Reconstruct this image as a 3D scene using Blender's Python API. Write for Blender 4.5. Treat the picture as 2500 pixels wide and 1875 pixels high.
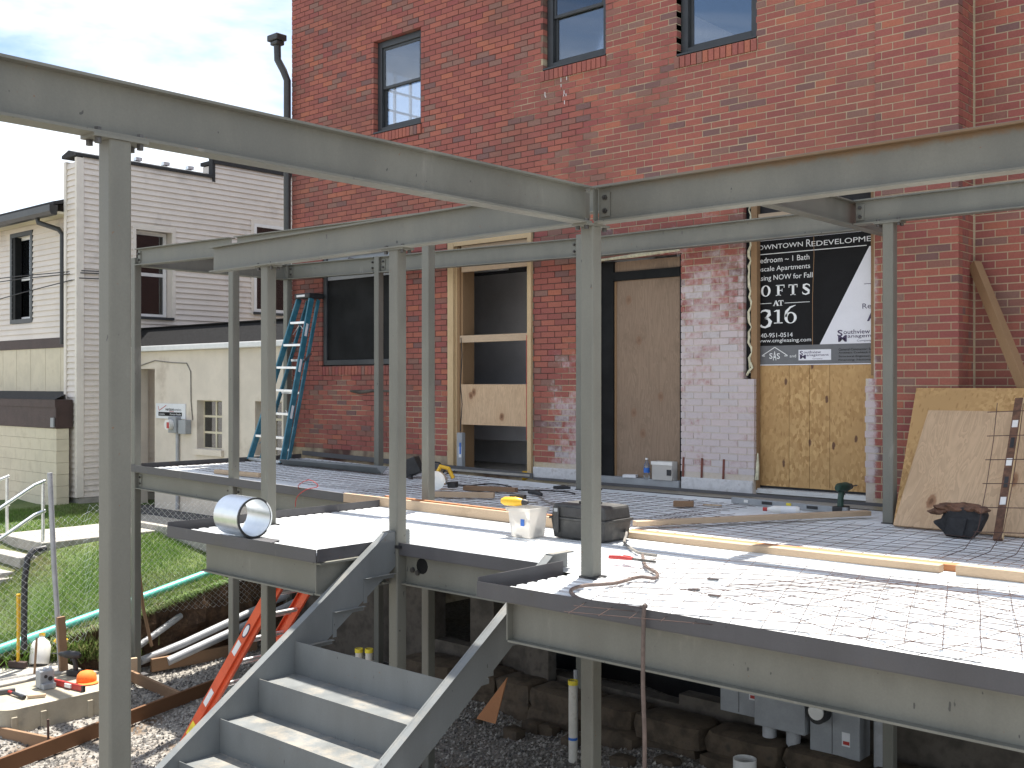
import bpy, math, random
import numpy as np
from mathutils import Vector, Matrix
random.seed(7); RNG = np.random.default_rng(7)
for o in list(bpy.data.objects): bpy.data.objects.remove(o)
S = bpy.context.scene
COL = S.collection
rad = math.radians

# ------------------------------------------------------------------ camera
cam = bpy.data.cameras.new('camera'); camo = bpy.data.objects.new('camera', cam); COL.objects.link(camo)
YAW = 41.80
camo.location = (0, 0, 1.087)
camo.rotation_euler = (rad(90.03), 0, rad(YAW))
cam.sensor_fit = 'HORIZONTAL'; cam.sensor_width = 36.0; cam.lens = 2623.5/2500*36
cam.clip_start = 0.05; cam.clip_end = 3000
S.camera = camo

# ------------------------------------------------------------------ light
SUNV = Vector((-0.13, 0.31, 1.0)).normalized()          # towards the sun
elev = math.asin(SUNV.z); azim = math.atan2(SUNV.x, SUNV.y)  # azimuth from +Y towards +X
w = bpy.data.worlds.new('World'); S.world = w; w.use_nodes = True
nt = w.node_tree; nt.nodes.clear()
out = nt.nodes.new('ShaderNodeOutputWorld'); bg = nt.nodes.new('ShaderNodeBackground')
sky = nt.nodes.new('ShaderNodeTexSky'); sky.sky_type = 'NISHITA'; sky.sun_disc = False
sky.sun_elevation = elev; sky.sun_rotation = azim; sky.altitude = 600; sky.air_density = 1.0; sky.dust_density = 1.2
tc = nt.nodes.new('ShaderNodeTexCoord'); mp = nt.nodes.new('ShaderNodeMapping'); mp.inputs['Scale'].default_value = (1.6, 1.6, 5.5); mp.inputs['Rotation'].default_value = (0.12, -0.2, 0.5)
nz = nt.nodes.new('ShaderNodeTexNoise'); nz.inputs['Scale'].default_value = 1.5; nz.inputs['Detail'].default_value = 9; nz.inputs['Roughness'].default_value = 0.55; nz.inputs['Distortion'].default_value = 0.5
rp = nt.nodes.new('ShaderNodeValToRGB'); rp.color_ramp.elements[0].position = 0.39; rp.color_ramp.elements[1].position = 0.66
mx = nt.nodes.new('ShaderNodeMix'); mx.data_type = 'RGBA'
L = nt.links.new
L(tc.outputs['Generated'], mp.inputs['Vector']); L(mp.outputs['Vector'], nz.inputs['Vector']); L(nz.outputs['Fac'], rp.inputs['Fac'])
L(rp.outputs['Color'], mx.inputs['Factor']); L(sky.outputs['Color'], mx.inputs['A']); mx.inputs['B'].default_value = (8.0, 8.1, 8.2, 1)
L(mx.outputs['Result'], bg.inputs['Color']); bg.inputs['Strength'].default_value = 0.095
L(bg.outputs['Background'], out.inputs['Surface'])
sl = bpy.data.lights.new('sun', 'SUN'); sl.energy = 5.0; sl.angle = rad(0.53); sl.color = (1.0, 0.95, 0.87)
so = bpy.data.objects.new('sun', sl); COL.objects.link(so); so.rotation_euler = SUNV.to_track_quat('Z', 'Y').to_euler(); so.location = (-8, 10, 30)
S.view_settings.view_transform = 'Standard'; S.view_settings.look = 'None'; S.view_settings.gamma = 1.0
S.view_settings.exposure = 1.2; S.view_settings.use_curve_mapping = False
S.render.engine = 'CYCLES'
S.cycles.max_bounces = 8; S.cycles.diffuse_bounces = 4; S.cycles.glossy_bounces = 4; S.cycles.transparent_max_bounces = 12; S.cycles.sample_clamp_indirect = 6

# ------------------------------------------------------------------ mesh helpers
class MB:
    def __init__(s): s.v = []; s.f = []
    def add(s, vs, fs):
        b = len(s.v); s.v += [tuple(map(float, v)) for v in vs]; s.f += [tuple(b+i for i in f) for f in fs]; return s
    def box(s, x0, x1, y0, y1, z0, z1):
        return s.add([(x0,y0,z0),(x1,y0,z0),(x1,y1,z0),(x0,y1,z0),(x0,y0,z1),(x1,y0,z1),(x1,y1,z1),(x0,y1,z1)],
                     [(0,3,2,1),(4,5,6,7),(0,1,5,4),(1,2,6,5),(2,3,7,6),(3,0,4,7)])
    def obox(s, c, ax, ay, az):
        c, ax, ay, az = map(Vector, (c, ax, ay, az))
        vs = [c+sx*ax+sy*ay+sz*az for sz in (-1,1) for sx, sy in ((-1,-1),(1,-1),(1,1),(-1,1))]
        return s.add(vs, [(0,3,2,1),(4,5,6,7),(0,1,5,4),(1,2,6,5),(2,3,7,6),(3,0,4,7)])
    def bar(s, p, q, wd, ht, up=(0,0,1)):
        p, q = Vector(p), Vector(q); d = (q-p); n = d.normalized(); sd = n.cross(Vector(up)).normalized(); u = sd.cross(n)
        return s.obox((p+q)/2, d/2, sd*wd/2, u*ht/2)
    def tube(s, pts, r, n=8, cap=True):
        pts = [Vector(p) for p in pts]; m = len(pts); rr = r if isinstance(r, (list, tuple)) else [r]*m
        vs = []; pu = None
        for i, p in enumerate(pts):
            t = (pts[min(i+1,m-1)]-pts[max(i-1,0)]).normalized()
            if pu is None:
                a = Vector((0,0,1)) if abs(t.z) < .9 else Vector((1,0,0)); u = t.cross(a).normalized()
            else: u = (pu - t*pu.dot(t)).normalized()
            pu = u; v = t.cross(u)
            for k in range(n):
                a = 2*math.pi*k/n; vs.append(p+rr[i]*(math.cos(a)*u+math.sin(a)*v))
        fs = [(i*n+k, i*n+(k+1)%n, (i+1)*n+(k+1)%n, (i+1)*n+k) for i in range(m-1) for k in range(n)]
        if cap: fs += [tuple(range(n))[::-1], tuple((m-1)*n+k for k in range(n))]
        return s.add(vs, fs)
    def cyl(s, p, q, r, n=16, r2=None): return s.tube([p, q], [r, r if r2 is None else r2], n)
    def prism(s, poly, o, u, v, d):
        o, u, v, d = map(Vector, (o, u, v, d)); n = len(poly)
        a = [o+u*x+v*y for x, y in poly]; vs = a+[p+d for p in a]
        fs = [tuple(range(n))[::-1], tuple(range(n, 2*n))]+[(i, (i+1)%n, n+(i+1)%n, n+i) for i in range(n)]
        return s.add(vs, fs)
    def ring(s, p, q, ro, ri, n=28):
        p, q = Vector(p), Vector(q); t = (q-p).normalized(); a = Vector((0,0,1)) if abs(t.z) < .9 else Vector((1,0,0)); u = t.cross(a).normalized(); v = t.cross(u)
        vs = []
        for c, r in ((p, ro), (q, ro), (q, ri), (p, ri)):
            vs += [c+r*(math.cos(2*math.pi*k/n)*u+math.sin(2*math.pi*k/n)*v) for k in range(n)]
        fs = [(j*n+k, j*n+(k+1)%n, ((j+1)%4)*n+(k+1)%n, ((j+1)%4)*n+k) for j in range(4) for k in range(n)]
        return s.add(vs, fs)
    def lathe(s, prof, o, n=20, axis=(0,0,1)):
        t = Vector(axis).normalized(); a = Vector((0,0,1)) if abs(t.z) < .9 else Vector((1,0,0)); u = t.cross(a).normalized(); v = t.cross(u); o = Vector(o)
        vs = [o+t*z+r*(math.cos(2*math.pi*k/n)*u+math.sin(2*math.pi*k/n)*v) for r, z in prof for k in range(n)]; m = len(prof)
        fs = [(i*n+k, i*n+(k+1)%n, (i+1)*n+(k+1)%n, (i+1)*n+k) for i in range(m-1) for k in range(n)]
        fs += [tuple(range(n))[::-1], tuple((m-1)*n+k for k in range(n))]
        return s.add(vs, fs)
    def quad(s, a, b, c, d): return s.add([a,b,c,d], [(0,1,2,3)])
    def build(s, name, mat, parent=None, smooth=False, bevel=0):
        me = bpy.data.meshes.new(name)
        org = Vector((0,0,0))
        if parent is not None: org = Vector(parent.get('_o', (0,0,0)))
        vs = np.array(s.v, dtype=float) if s.v else np.zeros((0,3))
        me.from_pydata((vs-np.array(org)).tolist(), [], s.f); me.validate(verbose=False)
        me.materials.append(mat)
        o = bpy.data.objects.new(name, me); COL.objects.link(o)
        bmx = None
        if parent is not None: o.parent = parent; o['_o'] = list(org)
        if smooth:
            for p in me.polygons: p.use_smooth = True
            try: me.set_sharp_from_angle(angle=rad(40))
            except Exception: pass
        if bevel:
            m = o.modifiers.new('bevel', 'BEVEL'); m.width = bevel; m.segments = 2; m.limit_method = 'ANGLE'; m.angle_limit = rad(50)
        return o
def fixn(o):
    import bmesh
    b = bmesh.new(); b.from_mesh(o.data); bmesh.ops.recalc_face_normals(b, faces=b.faces); b.to_mesh(o.data); b.free()
def tag(o, label=None, cat=None, group=None, kind=None):
    if label: o['label'] = label
    if cat: o['category'] = cat
    if group: o['group'] = group
    if kind: o['kind'] = kind
    return o
def thing(name, label, cat, loc=(0,0,0), group=None):
    e = bpy.data.objects.new(name, None); COL.objects.link(e); e.location = loc; e['_o'] = list(loc); e.empty_display_size = .1
    return tag(e, label, cat, group)
def struct(mb, name, mat, **k): return tag(mb.build(name, mat, **k), kind='structure')
def npmesh(name, verts, faces, mat, parent=None):
    """verts Nx3, faces MxK, all the same size"""
    me = bpy.data.meshes.new(name); verts = np.asarray(verts, dtype=np.float32)
    if parent is not None: verts = verts-np.array(parent.get('_o', (0,0,0)), dtype=np.float32)
    faces = np.asarray(faces, dtype=np.int32); M, K = faces.shape
    me.vertices.add(len(verts)); me.vertices.foreach_set('co', verts.ravel())
    me.loops.add(M*K); me.loops.foreach_set('vertex_index', faces.ravel())
    me.polygons.add(M); me.polygons.foreach_set('loop_start', np.arange(0, M*K, K, dtype=np.int32))
    try: me.polygons.foreach_set('loop_total', np.full(M, K, dtype=np.int32))
    except Exception: pass
    me.update(calc_edges=True); me.validate(); me.shade_flat(); me.materials.append(mat)
    o = bpy.data.objects.new(name, me); COL.objects.link(o)
    if parent is not None: o.parent = parent; o['_o'] = list(parent.get('_o', (0,0,0)))
    return o

# ------------------------------------------------------------------ materials
def newmat(name):
    m = bpy.data.materials.new(name); m.use_nodes = True; t = m.node_tree; b = t.nodes['Principled BSDF']; return m, t, b
def N(t, kind, **k):
    n = t.nodes.new(kind)
    for a, v in k.items():
        if hasattr(n, a): setattr(n, a, v)
        else: n.inputs[a].default_value = v
    return n
def col4(c): return (c[0], c[1], c[2], 1)
def mixc(t, fac, a, b, blend='MIX'):
    n = t.nodes.new('ShaderNodeMix'); n.data_type = 'RGBA'; n.blend_type = blend
    for s_, v in (('Factor', fac), ('A', a), ('B', b)):
        if isinstance(v, bpy.types.NodeSocket): t.links.new(v, n.inputs[s_])
        elif isinstance(v, (int, float)): n.inputs[s_].default_value = v if s_ == 'Factor' else (v, v, v, 1)
        else: n.inputs[s_].default_value = col4(v)
    return n.outputs['Result']
def maprange(t, v, a, b, c=0., d=1., smooth=True):
    n = t.nodes.new('ShaderNodeMapRange'); n.interpolation_type = 'SMOOTHSTEP' if smooth else 'LINEAR'
    t.links.new(v, n.inputs['Value']); n.inputs['From Min'].default_value = a; n.inputs['From Max'].default_value = b; n.inputs['To Min'].default_value = c; n.inputs['To Max'].default_value = d
    return n.outputs['Result']
def mth(t, op, a, b=0.5):
    n = t.nodes.new('ShaderNodeMath'); n.operation = op
    for i, v in enumerate((a, b)):
        if isinstance(v, bpy.types.NodeSocket): t.links.new(v, n.inputs[i])
        else: n.inputs[i].default_value = v
    return n.outputs[0]
def noise(t, scale, detail=4, rough=.55, stretch=None, coord='pos', dist=0):
    n = t.nodes.new('ShaderNodeTexNoise'); n.inputs['Scale'].default_value = scale; n.inputs['Detail'].default_value = detail; n.inputs['Roughness'].default_value = rough; n.inputs['Distortion'].default_value = dist
    if coord == 'pos': src = t.nodes.new('ShaderNodeNewGeometry').outputs['Position']
    else: src = t.nodes.new('ShaderNodeTexCoord').outputs['Object']
    if stretch:
        m = t.nodes.new('ShaderNodeMapping'); m.inputs['Scale'].default_value = stretch; t.links.new(src, m.inputs['Vector']); src = m.outputs['Vector']
    t.links.new(src, n.inputs['Vector']); return n.outputs['Fac']
def bump(t, b, h, strength=.3, dist=.01):
    n = t.nodes.new('ShaderNodeBump'); n.inputs['Strength'].default_value = strength; n.inputs['Distance'].default_value = dist
    t.links.new(h, n.inputs['Height']); t.links.new(n.outputs['Normal'], b.inputs['Normal'])
def plain(name, c, rough=.6, metal=0., var=.18, scale=9., spec=.5, bmp=0., c2=None, fine=60.):
    m, t, b = newmat(name)
    n = noise(t, scale, 6, .6); n2 = noise(t, fine, 3, .6)
    a = mixc(t, maprange(t, n, .3, .7), tuple(x*(1-var) for x in c), tuple(min(1, x*(1+var)) for x in c))
    if c2: a = mixc(t, maprange(t, n, .52, .72), a, c2)
    a = mixc(t, .12, a, n2, 'OVERLAY')
    t.links.new(a, b.inputs['Base Color']); b.inputs['Roughness'].default_value = rough; b.inputs['Metallic'].default_value = metal; b.inputs['Specular IOR Level'].default_value = spec
    r = maprange(t, n2, .2, .8, rough*.85, min(1, rough*1.15)); t.links.new(r, b.inputs['Roughness'])
    if bmp: bump(t, b, n2, bmp, .004)
    return m
M = {}
# painted structural steel: olive-grey primer with streaks, dust and rust blooms
def steel(name, c, rust=.0, dark=.0, bloom=False, dusty=False):
    m, t, b = newmat(name)
    n1 = noise(t, 3.0, 5, .6, (1, 1, .35)); n2 = noise(t, 120., 2, .5); n3 = noise(t, 7., 8, .65)
    a = mixc(t, maprange(t, n1, .35, .68), tuple(x*.88 for x in c), tuple(x*1.1 for x in c))
    a = mixc(t, .10, a, n2, 'OVERLAY')
    scr = noise(t, 26., 2, .5, (1, 1, .5)); a = mixc(t, maprange(t, scr, .735, .76), a, (.07, .07, .065))
    if rust:
        a = mixc(t, mth(t, 'MULTIPLY', maprange(t, n3, .66-.1*rust, .80), .8), a, (.24, .12, .05))
    sm = noise(t, 1.7, 7, .72, (1, 1, .6)); a = mixc(t, mth(t, 'MULTIPLY', maprange(t, sm, .54, .74), .35), a, (.11, .10, .085))          # hand and mud smudges
    sp = noise(t, 38., 3, .6); a = mixc(t, mth(t, 'MULTIPLY', maprange(t, sp, .70, .76), .75), a, (.20, .10, .05))                            # rust freckles
    ch = noise(t, 4.5, 4, .6, (1, 1, .25)); a = mixc(t, mth(t, 'MULTIPLY', maprange(t, ch, .64, .74), .25), a, (.42, .40, .36))               # chalky rubs
    if dusty:
        g_ = t.nodes.new('ShaderNodeNewGeometry'); q = t.nodes.new('ShaderNodeSeparateXYZ'); t.links.new(g_.outputs['True Normal'], q.inputs[0])
        du = mth(t, 'MULTIPLY', maprange(t, q.outputs['Z'], .7, .95), maprange(t, noise(t, 6., 7, .7), .42, .72)); a = mixc(t, mth(t, 'MULTIPLY', du, .6), a, (.36, .31, .24))
    if bloom:   # brown rust run-off below the top flange of the right-hand beam
        g_ = t.nodes.new('ShaderNodeNewGeometry'); q = t.nodes.new('ShaderNodeSeparateXYZ'); t.links.new(g_.outputs['Position'], q.inputs[0])
        zz = mth(t, 'ADD', q.outputs['Z'], mth(t, 'MULTIPLY', mth(t, 'SUBTRACT', noise(t, 9., 6, .7), .5), .09))
        f_ = mth(t, 'MULTIPLY', maprange(t, zz, 2.185, 2.222), maprange(t, q.outputs['X'], -3.9, -2.2)); a = mixc(t, mth(t, 'MULTIPLY', f_, .8), a, (.19, .105, .045))
    t.links.new(a, b.inputs['Base Color']); t.links.new(maprange(t, n1, .3, .7, .42, .6), b.inputs['Roughness'])
    b.inputs['Specular IOR Level'].default_value = .4
    bump(t, b, n2, .12, .002); return m
def deckmat():
    m, t, b = newmat('galvanized_deck'); n = noise(t, 2.2, 6, .6, (.5, 2, 1)); d_ = noise(t, 5., 7, .7); f_ = noise(t, 90., 2)
    a = mixc(t, maprange(t, n, .3, .7), (.58, .60, .605), (.72, .735, .74)); a = mixc(t, mth(t, 'MULTIPLY', maprange(t, d_, .56, .78), .55), a, (.40, .35, .29)); a = mixc(t, .12, a, f_, 'OVERLAY')
    t.links.new(a, b.inputs['Base Color']); b.inputs['Metallic'].default_value = .18; t.links.new(maprange(t, n, .3, .7, .32, .5), b.inputs['Roughness']); bump(t, b, d_, .12, .01); return m
M['steel'] = steel('painted_steel', (.168, .167, .143))
M['steelrust'] = steel('painted_steel_rusting', (.172, .168, .142), rust=.3, bloom=True)
M['stair'] = steel('stair_steel', (.160, .170, .170), dusty=True)
M['mill'] = steel('mill_scale_steel', (.085, .083, .088), rust=.15)
M['bolt'] = plain('bolt_steel', (.10, .095, .09), .45, .6, .3, 40)
M['galv'] = deckmat()
M['galv2'] = plain('galvanized_sheet', (.74, .77, .79), .33, .8, .06, 6)
M['alum'] = plain('aluminium', (.78, .79, .80), .32, .8, .08, 20)
M['rebar'] = plain('rusty_wire', (.085, .05, .042), .75, .3, .35, 30)
M['concrete'] = plain('concrete', (.34, .32, .285), .9, 0, .16, 5, bmp=.3, c2=(.33, .31, .28))
M['concwhite'] = plain('whitewashed_stone', (.56, .56, .57), .9, 0, .14, 14, bmp=.4, c2=(.40, .38, .38))
M['shaded_asphalt'] = plain('shaded_asphalt', (.075, .075, .08), .92, 0, .25, 20, bmp=.3)
M['soil'] = plain('soil', (.105, .062, .036), .95, 0, .5, 4, bmp=.8, c2=(.055, .034, .022))
M['stone'] = plain('rubble_stone', (.095, .070, .047), .95, 0, .45, 5, bmp=.9, c2=(.06, .048, .036))  # colour darkened to carry the deep shade under the deck
M['blackpl'] = plain('black_plastic', (.022, .022, .024), .5, 0, .3, 12)
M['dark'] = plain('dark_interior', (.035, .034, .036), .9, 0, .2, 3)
M['greybox'] = plain('grey_enamel', (.30, .315, .33), .5, 0, .08, 6)
M['pvc'] = plain('white_pvc', (.66, .63, .56), .45, 0, .08, 10, c2=(.5, .45, .38))
M['conduit'] = plain('grey_conduit', (.36, .37, .385), .42, 0, .12, 8)
M['green'] = plain('sewer_pipe_green', (.12, .50, .42), .35, 0, .08, 6)
M['white'] = plain('white_paint', (.74, .74, .73), .5, 0, .05, 8)
M['yellow'] = plain('yellow_plastic', (.72, .42, .02), .42, 0, .1, 12)
M['red'] = plain('red_paint', (.42, .035, .03), .4, 0, .1, 10)
M['orange'] = plain('orange_fibreglass', (.62, .085, .03), .35, 0, .1, 7)
M['cap'] = plain('orange_cloth', (.85, .20, .03), .85, 0, .1, 20)
M['blue'] = plain('blue_fibreglass', (.035, .155, .215), .4, 0, .22, 9, c2=(.08, .20, .24))
M['bluetape'] = plain('blue_tape', (.03, .13, .45), .6)
M['paper'] = plain('paper', (.72, .73, .75), .8, 0, .04)
M['leather'] = plain('worn_leather', (.13, .065, .038), .7, 0, .35, 18, bmp=.5)
M['bag'] = plain('black_canvas', (.02, .021, .024), .75, 0, .35, 14, bmp=.6)
M['dkgreen'] = plain('green_plastic', (.018, .055, .04), .45, 0, .2, 20)
M['cord'] = plain('grey_cord', (.20, .185, .165), .7, 0, .25, 25)
M['cordblk'] = plain('black_cord', (.018, .018, .02), .6)
M['browncord'] = plain('brown_cord', (.13, .095, .08), .7, 0, .2, 25)
M['brownpaint'] = plain('brown_fascia', (.052, .030, .026), .6, 0, .15, 6)
M['cream'] = plain('cream_panel', (.62, .56, .42), .7, 0, .09, 2.5, c2=(.52, .46, .34))
M['stucco'] = plain('beige_stucco', (.66, .59, .50), .92, 0, .09, 1.6, bmp=.25, c2=(.52, .45, .37))
M['siding'] = plain('vinyl_siding', (.70, .64, .575), .55, 0, .07, 1.3, c2=(.56, .51, .46))
M['trim'] = plain('siding_trim', (.70, .65, .58), .6, 0, .05, 5)
M['shingle'] = plain('black_shingle', (.03, .03, .032), .9, 0, .3, 25, bmp=.5)
M['gutter'] = plain('dark_gutter', (.045, .046, .046), .42, .2, .15, 5)
M['winframe'] = plain('charcoal_frame', (.034, .038, .042), .42, 0, .12, 6)
M['winboard'] = plain('dark_window_board', (.011, .0115, .012), .6, 0, .35, 3, spec=.15)
M['foam'] = plain('spray_foam', (.62, .60, .44), .9, 0, .2, 20, bmp=.8)
M['wall_in'] = plain('interior_plaster', (.72, .70, .74), .9, 0, .04)
M['grey_in'] = plain('interior_grey', (.50, .49, .50), .9, 0, .1, 2)
M['signblack'] = plain('sign_black', (.008, .008, .009), .6, 0, .2, 3, spec=.2)
M['signwhite'] = plain('sign_white', (.74, .75, .80), .4, 0, .02)
M['signgrey'] = plain('sign_grey', (.13, .135, .145), .45, 0, .05)
M['signtext'] = plain('sign_lettering', (.80, .82, .82), .5, 0, .02)
M['signpurple'] = plain('sign_purple', (.05, .035, .09), .5, 0, .05)
M['hazy'] = plain('frosted_plastic', (.74, .73, .70), .4, 0, .05, 8)
M['alarm'] = plain('sticker_yellow', (.75, .6, .05), .5)
def flatxz(t, sx_, sz_, rot=0.):
    g_ = t.nodes.new('ShaderNodeNewGeometry'); q = t.nodes.new('ShaderNodeSeparateXYZ'); c_ = t.nodes.new('ShaderNodeCombineXYZ'); t.links.new(g_.outputs['Position'], q.inputs[0])
    t.links.new(q.outputs['X'], c_.inputs['X']); t.links.new(q.outputs['Z'], c_.inputs['Y']); m_ = t.nodes.new('ShaderNodeMapping'); m_.inputs['Rotation'].default_value = (0, 0, rot); m_.inputs['Scale'].default_value = (sx_, sz_, 1)
    t.links.new(c_.outputs[0], m_.inputs['Vector']); return m_.outputs['Vector']
def wood(name, c, dark, stretch, knots=0., rough=.75, ringscale=7., kstr=1., stain=False):
    m, t, b = newmat(name)
    n = noise(t, ringscale, 3, .5, stretch, coord='pos', dist=1.2); n2 = noise(t, 90, 2, .5, stretch, coord='pos')
    wv = mth(t, 'FRACT', mth(t, 'MULTIPLY', n, 9.))
    g = maprange(t, wv, .0, 1., 0., 1.)
    a = mixc(t, g, c, tuple(x*.80 for x in c)); a = mixc(t, mth(t, 'MULTIPLY', n2, .3), a, dark)
    if knots:
        v = t.nodes.new('ShaderNodeTexVoronoi'); v.voronoi_dimensions = '2D'; v.inputs['Scale'].default_value = knots; vec = flatxz(t, 1, .72); t.links.new(vec, v.inputs['Vector'])
        dd = mth(t, 'ADD', v.outputs['Distance'], mth(t, 'MULTIPLY', mth(t, 'SUBTRACT', noise(t, 20, 3), .5), .06))
        rg = mth(t, 'FRACT', mth(t, 'MULTIPLY', dd, 26.)); halo = maprange(t, dd, .34, .10)
        a = mixc(t, mth(t, 'MULTIPLY', mth(t, 'MULTIPLY', rg, halo), .35), a, dark)
        a = mixc(t, mth(t, 'MULTIPLY', maprange(t, dd, .10, .05), .75*kstr), a, (.22, .095, .045)); a = mixc(t, mth(t, 'MULTIPLY', maprange(t, dd, .045, .015), .6*kstr), a, (.08, .035, .02))
    dt = noise(t, 2.1, 6, .7); a = mixc(t, mth(t, 'MULTIPLY', maprange(t, dt, .5, .75), .5 if stain else .22), a, tuple(x*.55 for x in dark))
    t.links.new(a, b.inputs['Base Color']); b.inputs['Roughness'].default_value = rough; b.inputs['Specular IOR Level'].default_value = .25
    return m
M['pineX'] = wood('pine_lumber', (.56, .43, .30), (.36, .23, .13), (.6, 14, 14))
M['pineZ'] = wood('pine_stud', (.62, .47, .28), (.42, .26, .12), (14, 14, .6))
M['pineold'] = wood('weathered_form_board', (.30, .19, .115), (.16, .09, .05), (3, 3, 14))
M['pineoldZ'] = wood('old_timber', (.33, .21, .115), (.20, .11, .05), (14, 14, .5))
M['ply'] = wood('plywood_face', (.62, .45, .29), (.46, .28, .15), (3.2, .6, .55), knots=2.1, ringscale=2.6)
M['plydoor'] = wood('weathered_plywood', (.30, .218, .155), (.19, .128, .088), (4.5, 1, .45), knots=2.2, ringscale=2.6, kstr=.45, stain=True)
def osb():
    m, t, b = newmat('strand_board')
    v = t.nodes.new('ShaderNodeTexVoronoi'); v.inputs['Scale'].default_value = 42
    geo = t.nodes.new('ShaderNodeNewGeometry'); mp_ = t.nodes.new('ShaderNodeMapping'); mp_.inputs['Scale'].default_value = (1.0, 1, .55); mp_.inputs['Rotation'].default_value = (0, .5, 0)
    t.links.new(geo.outputs['Position'], mp_.inputs['Vector']); t.links.new(mp_.outputs['Vector'], v.inputs['Vector'])
    sp = t.nodes.new('ShaderNodeSeparateColor'); t.links.new(v.outputs['Color'], sp.inputs['Color'])
    a = mixc(t, sp.outputs[0], (.36, .20, .07), (.60, .39, .17))
    a = mixc(t, maprange(t, noise(t, 1.8, 3), .35, .7), a, (.47, .29, .12))
    v2 = t.nodes.new('ShaderNodeTexVoronoi'); v2.voronoi_dimensions = '2D'; v2.inputs['Scale'].default_value = 1.7; t.links.new(flatxz(t, 1.9, .8, .5), v2.inputs['Vector']); v3 = t.nodes.new('ShaderNodeTexVoronoi'); v3.voronoi_dimensions = '2D'; v3.inputs['Scale'].default_value = 11; t.links.new(flatxz(t, 1.8, .6, -.6), v3.inputs['Vector']); a = mixc(t, mth(t, 'MULTIPLY', maprange(t, mth(t, 'ADD', v3.outputs['Distance'], mth(t, 'MULTIPLY', noise(t, 9, 4), .5)), .40, .27), .45), a, (.24, .11, .035))
    a = mixc(t, mth(t, 'MULTIPLY', maprange(t, mth(t, 'ADD', v2.outputs['Distance'], mth(t, 'MULTIPLY', noise(t, 30, 3), .06)), .09, .06), .85), a, (.09, .035, .025))
    t.links.new(a, b.inputs['Base Color']); b.inputs['Roughness'].default_value = .75; bump(t, b, sp.outputs[1], .15, .002); return m
M['osb'] = osb()
def wash_glare(t, base, amount=.80, rnd=None):
    """pale limewash / mineral bloom left on the masonry round the two doorways, glare painted into its upper fade (world X,Z)"""
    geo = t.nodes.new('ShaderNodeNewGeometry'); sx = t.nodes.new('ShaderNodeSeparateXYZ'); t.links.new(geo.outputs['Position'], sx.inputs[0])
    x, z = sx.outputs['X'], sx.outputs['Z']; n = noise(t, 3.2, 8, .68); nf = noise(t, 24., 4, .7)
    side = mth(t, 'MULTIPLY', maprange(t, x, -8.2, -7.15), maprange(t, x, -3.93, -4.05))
    main = mth(t, 'MULTIPLY', maprange(t, x, -7.2, -6.9), maprange(t, z, 3.5, .9))          # between the doors; the faint top of the fade paints in glare
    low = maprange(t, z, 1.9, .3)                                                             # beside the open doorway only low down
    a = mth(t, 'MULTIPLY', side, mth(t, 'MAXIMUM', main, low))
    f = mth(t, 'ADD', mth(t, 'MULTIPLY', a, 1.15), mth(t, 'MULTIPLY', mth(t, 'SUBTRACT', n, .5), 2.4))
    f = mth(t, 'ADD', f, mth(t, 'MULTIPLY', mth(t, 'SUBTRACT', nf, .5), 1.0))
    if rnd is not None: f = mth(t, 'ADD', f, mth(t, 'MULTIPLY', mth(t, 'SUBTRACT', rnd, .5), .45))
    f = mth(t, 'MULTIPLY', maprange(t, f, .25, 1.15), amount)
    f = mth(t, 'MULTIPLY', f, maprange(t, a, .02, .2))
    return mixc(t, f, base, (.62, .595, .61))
def brickmat(name, src, clean=False):
    m, t, b = newmat(name)
    if src == 'island': rnd = t.nodes.new('ShaderNodeNewGeometry').outputs['Random Per Island']
    else: rnd = t.nodes.new('ShaderNodeObjectInfo').outputs['Random']
    r = t.nodes.new('ShaderNodeValToRGB'); r.color_ramp.interpolation = 'CONSTANT'; e = r.color_ramp.elements
    pal = [(0, (.245, .078, .062)), (.16, (.270, .088, .066)), (.32, (.225, .072, .060)), (.46, (.29, .096, .068)), (.58, (.205, .092, .073)), (.68, (.250, .080, .066)), (.80, (.150, .080, .074)), (.85, (.31, .105, .066)), (.90, (.195, .105, .085)), (.95, (.225, .066, .060))]
    e[0].position = 0; e[0].color = col4(pal[0][1]); e[1].position = pal[1][0]; e[1].color = col4(pal[1][1])
    for p, c in pal[2:]: q = e.new(p); q.color = col4(c)
    t.links.new(rnd, r.inputs['Fac']); n = noise(t, 60, 5, .65); rc = mixc(t, 1.0, r.outputs['Color'], (1.18, 1.2, 1.2), 'MULTIPLY'); n2 = noise(t, 1.1, 3, .5)
    a = mixc(t, .35, rc, n, 'OVERLAY')
    a = mixc(t, mth(t, 'MULTIPLY', maprange(t, n2, .45, .7), .35), a, (.17, .085, .065))
    a = wash_glare(t, a, .76, rnd)
    t.links.new(a, b.inputs['Base Color']); b.inputs['Roughness'].default_value = .8; b.inputs['Specular IOR Level'].default_value = .35
    bump(t, b, n, .5, .004); return m
M['brick'] = brickmat('brick_faces', 'island'); M['brick1'] = brickmat('brick_face_single', 'object')
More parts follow.
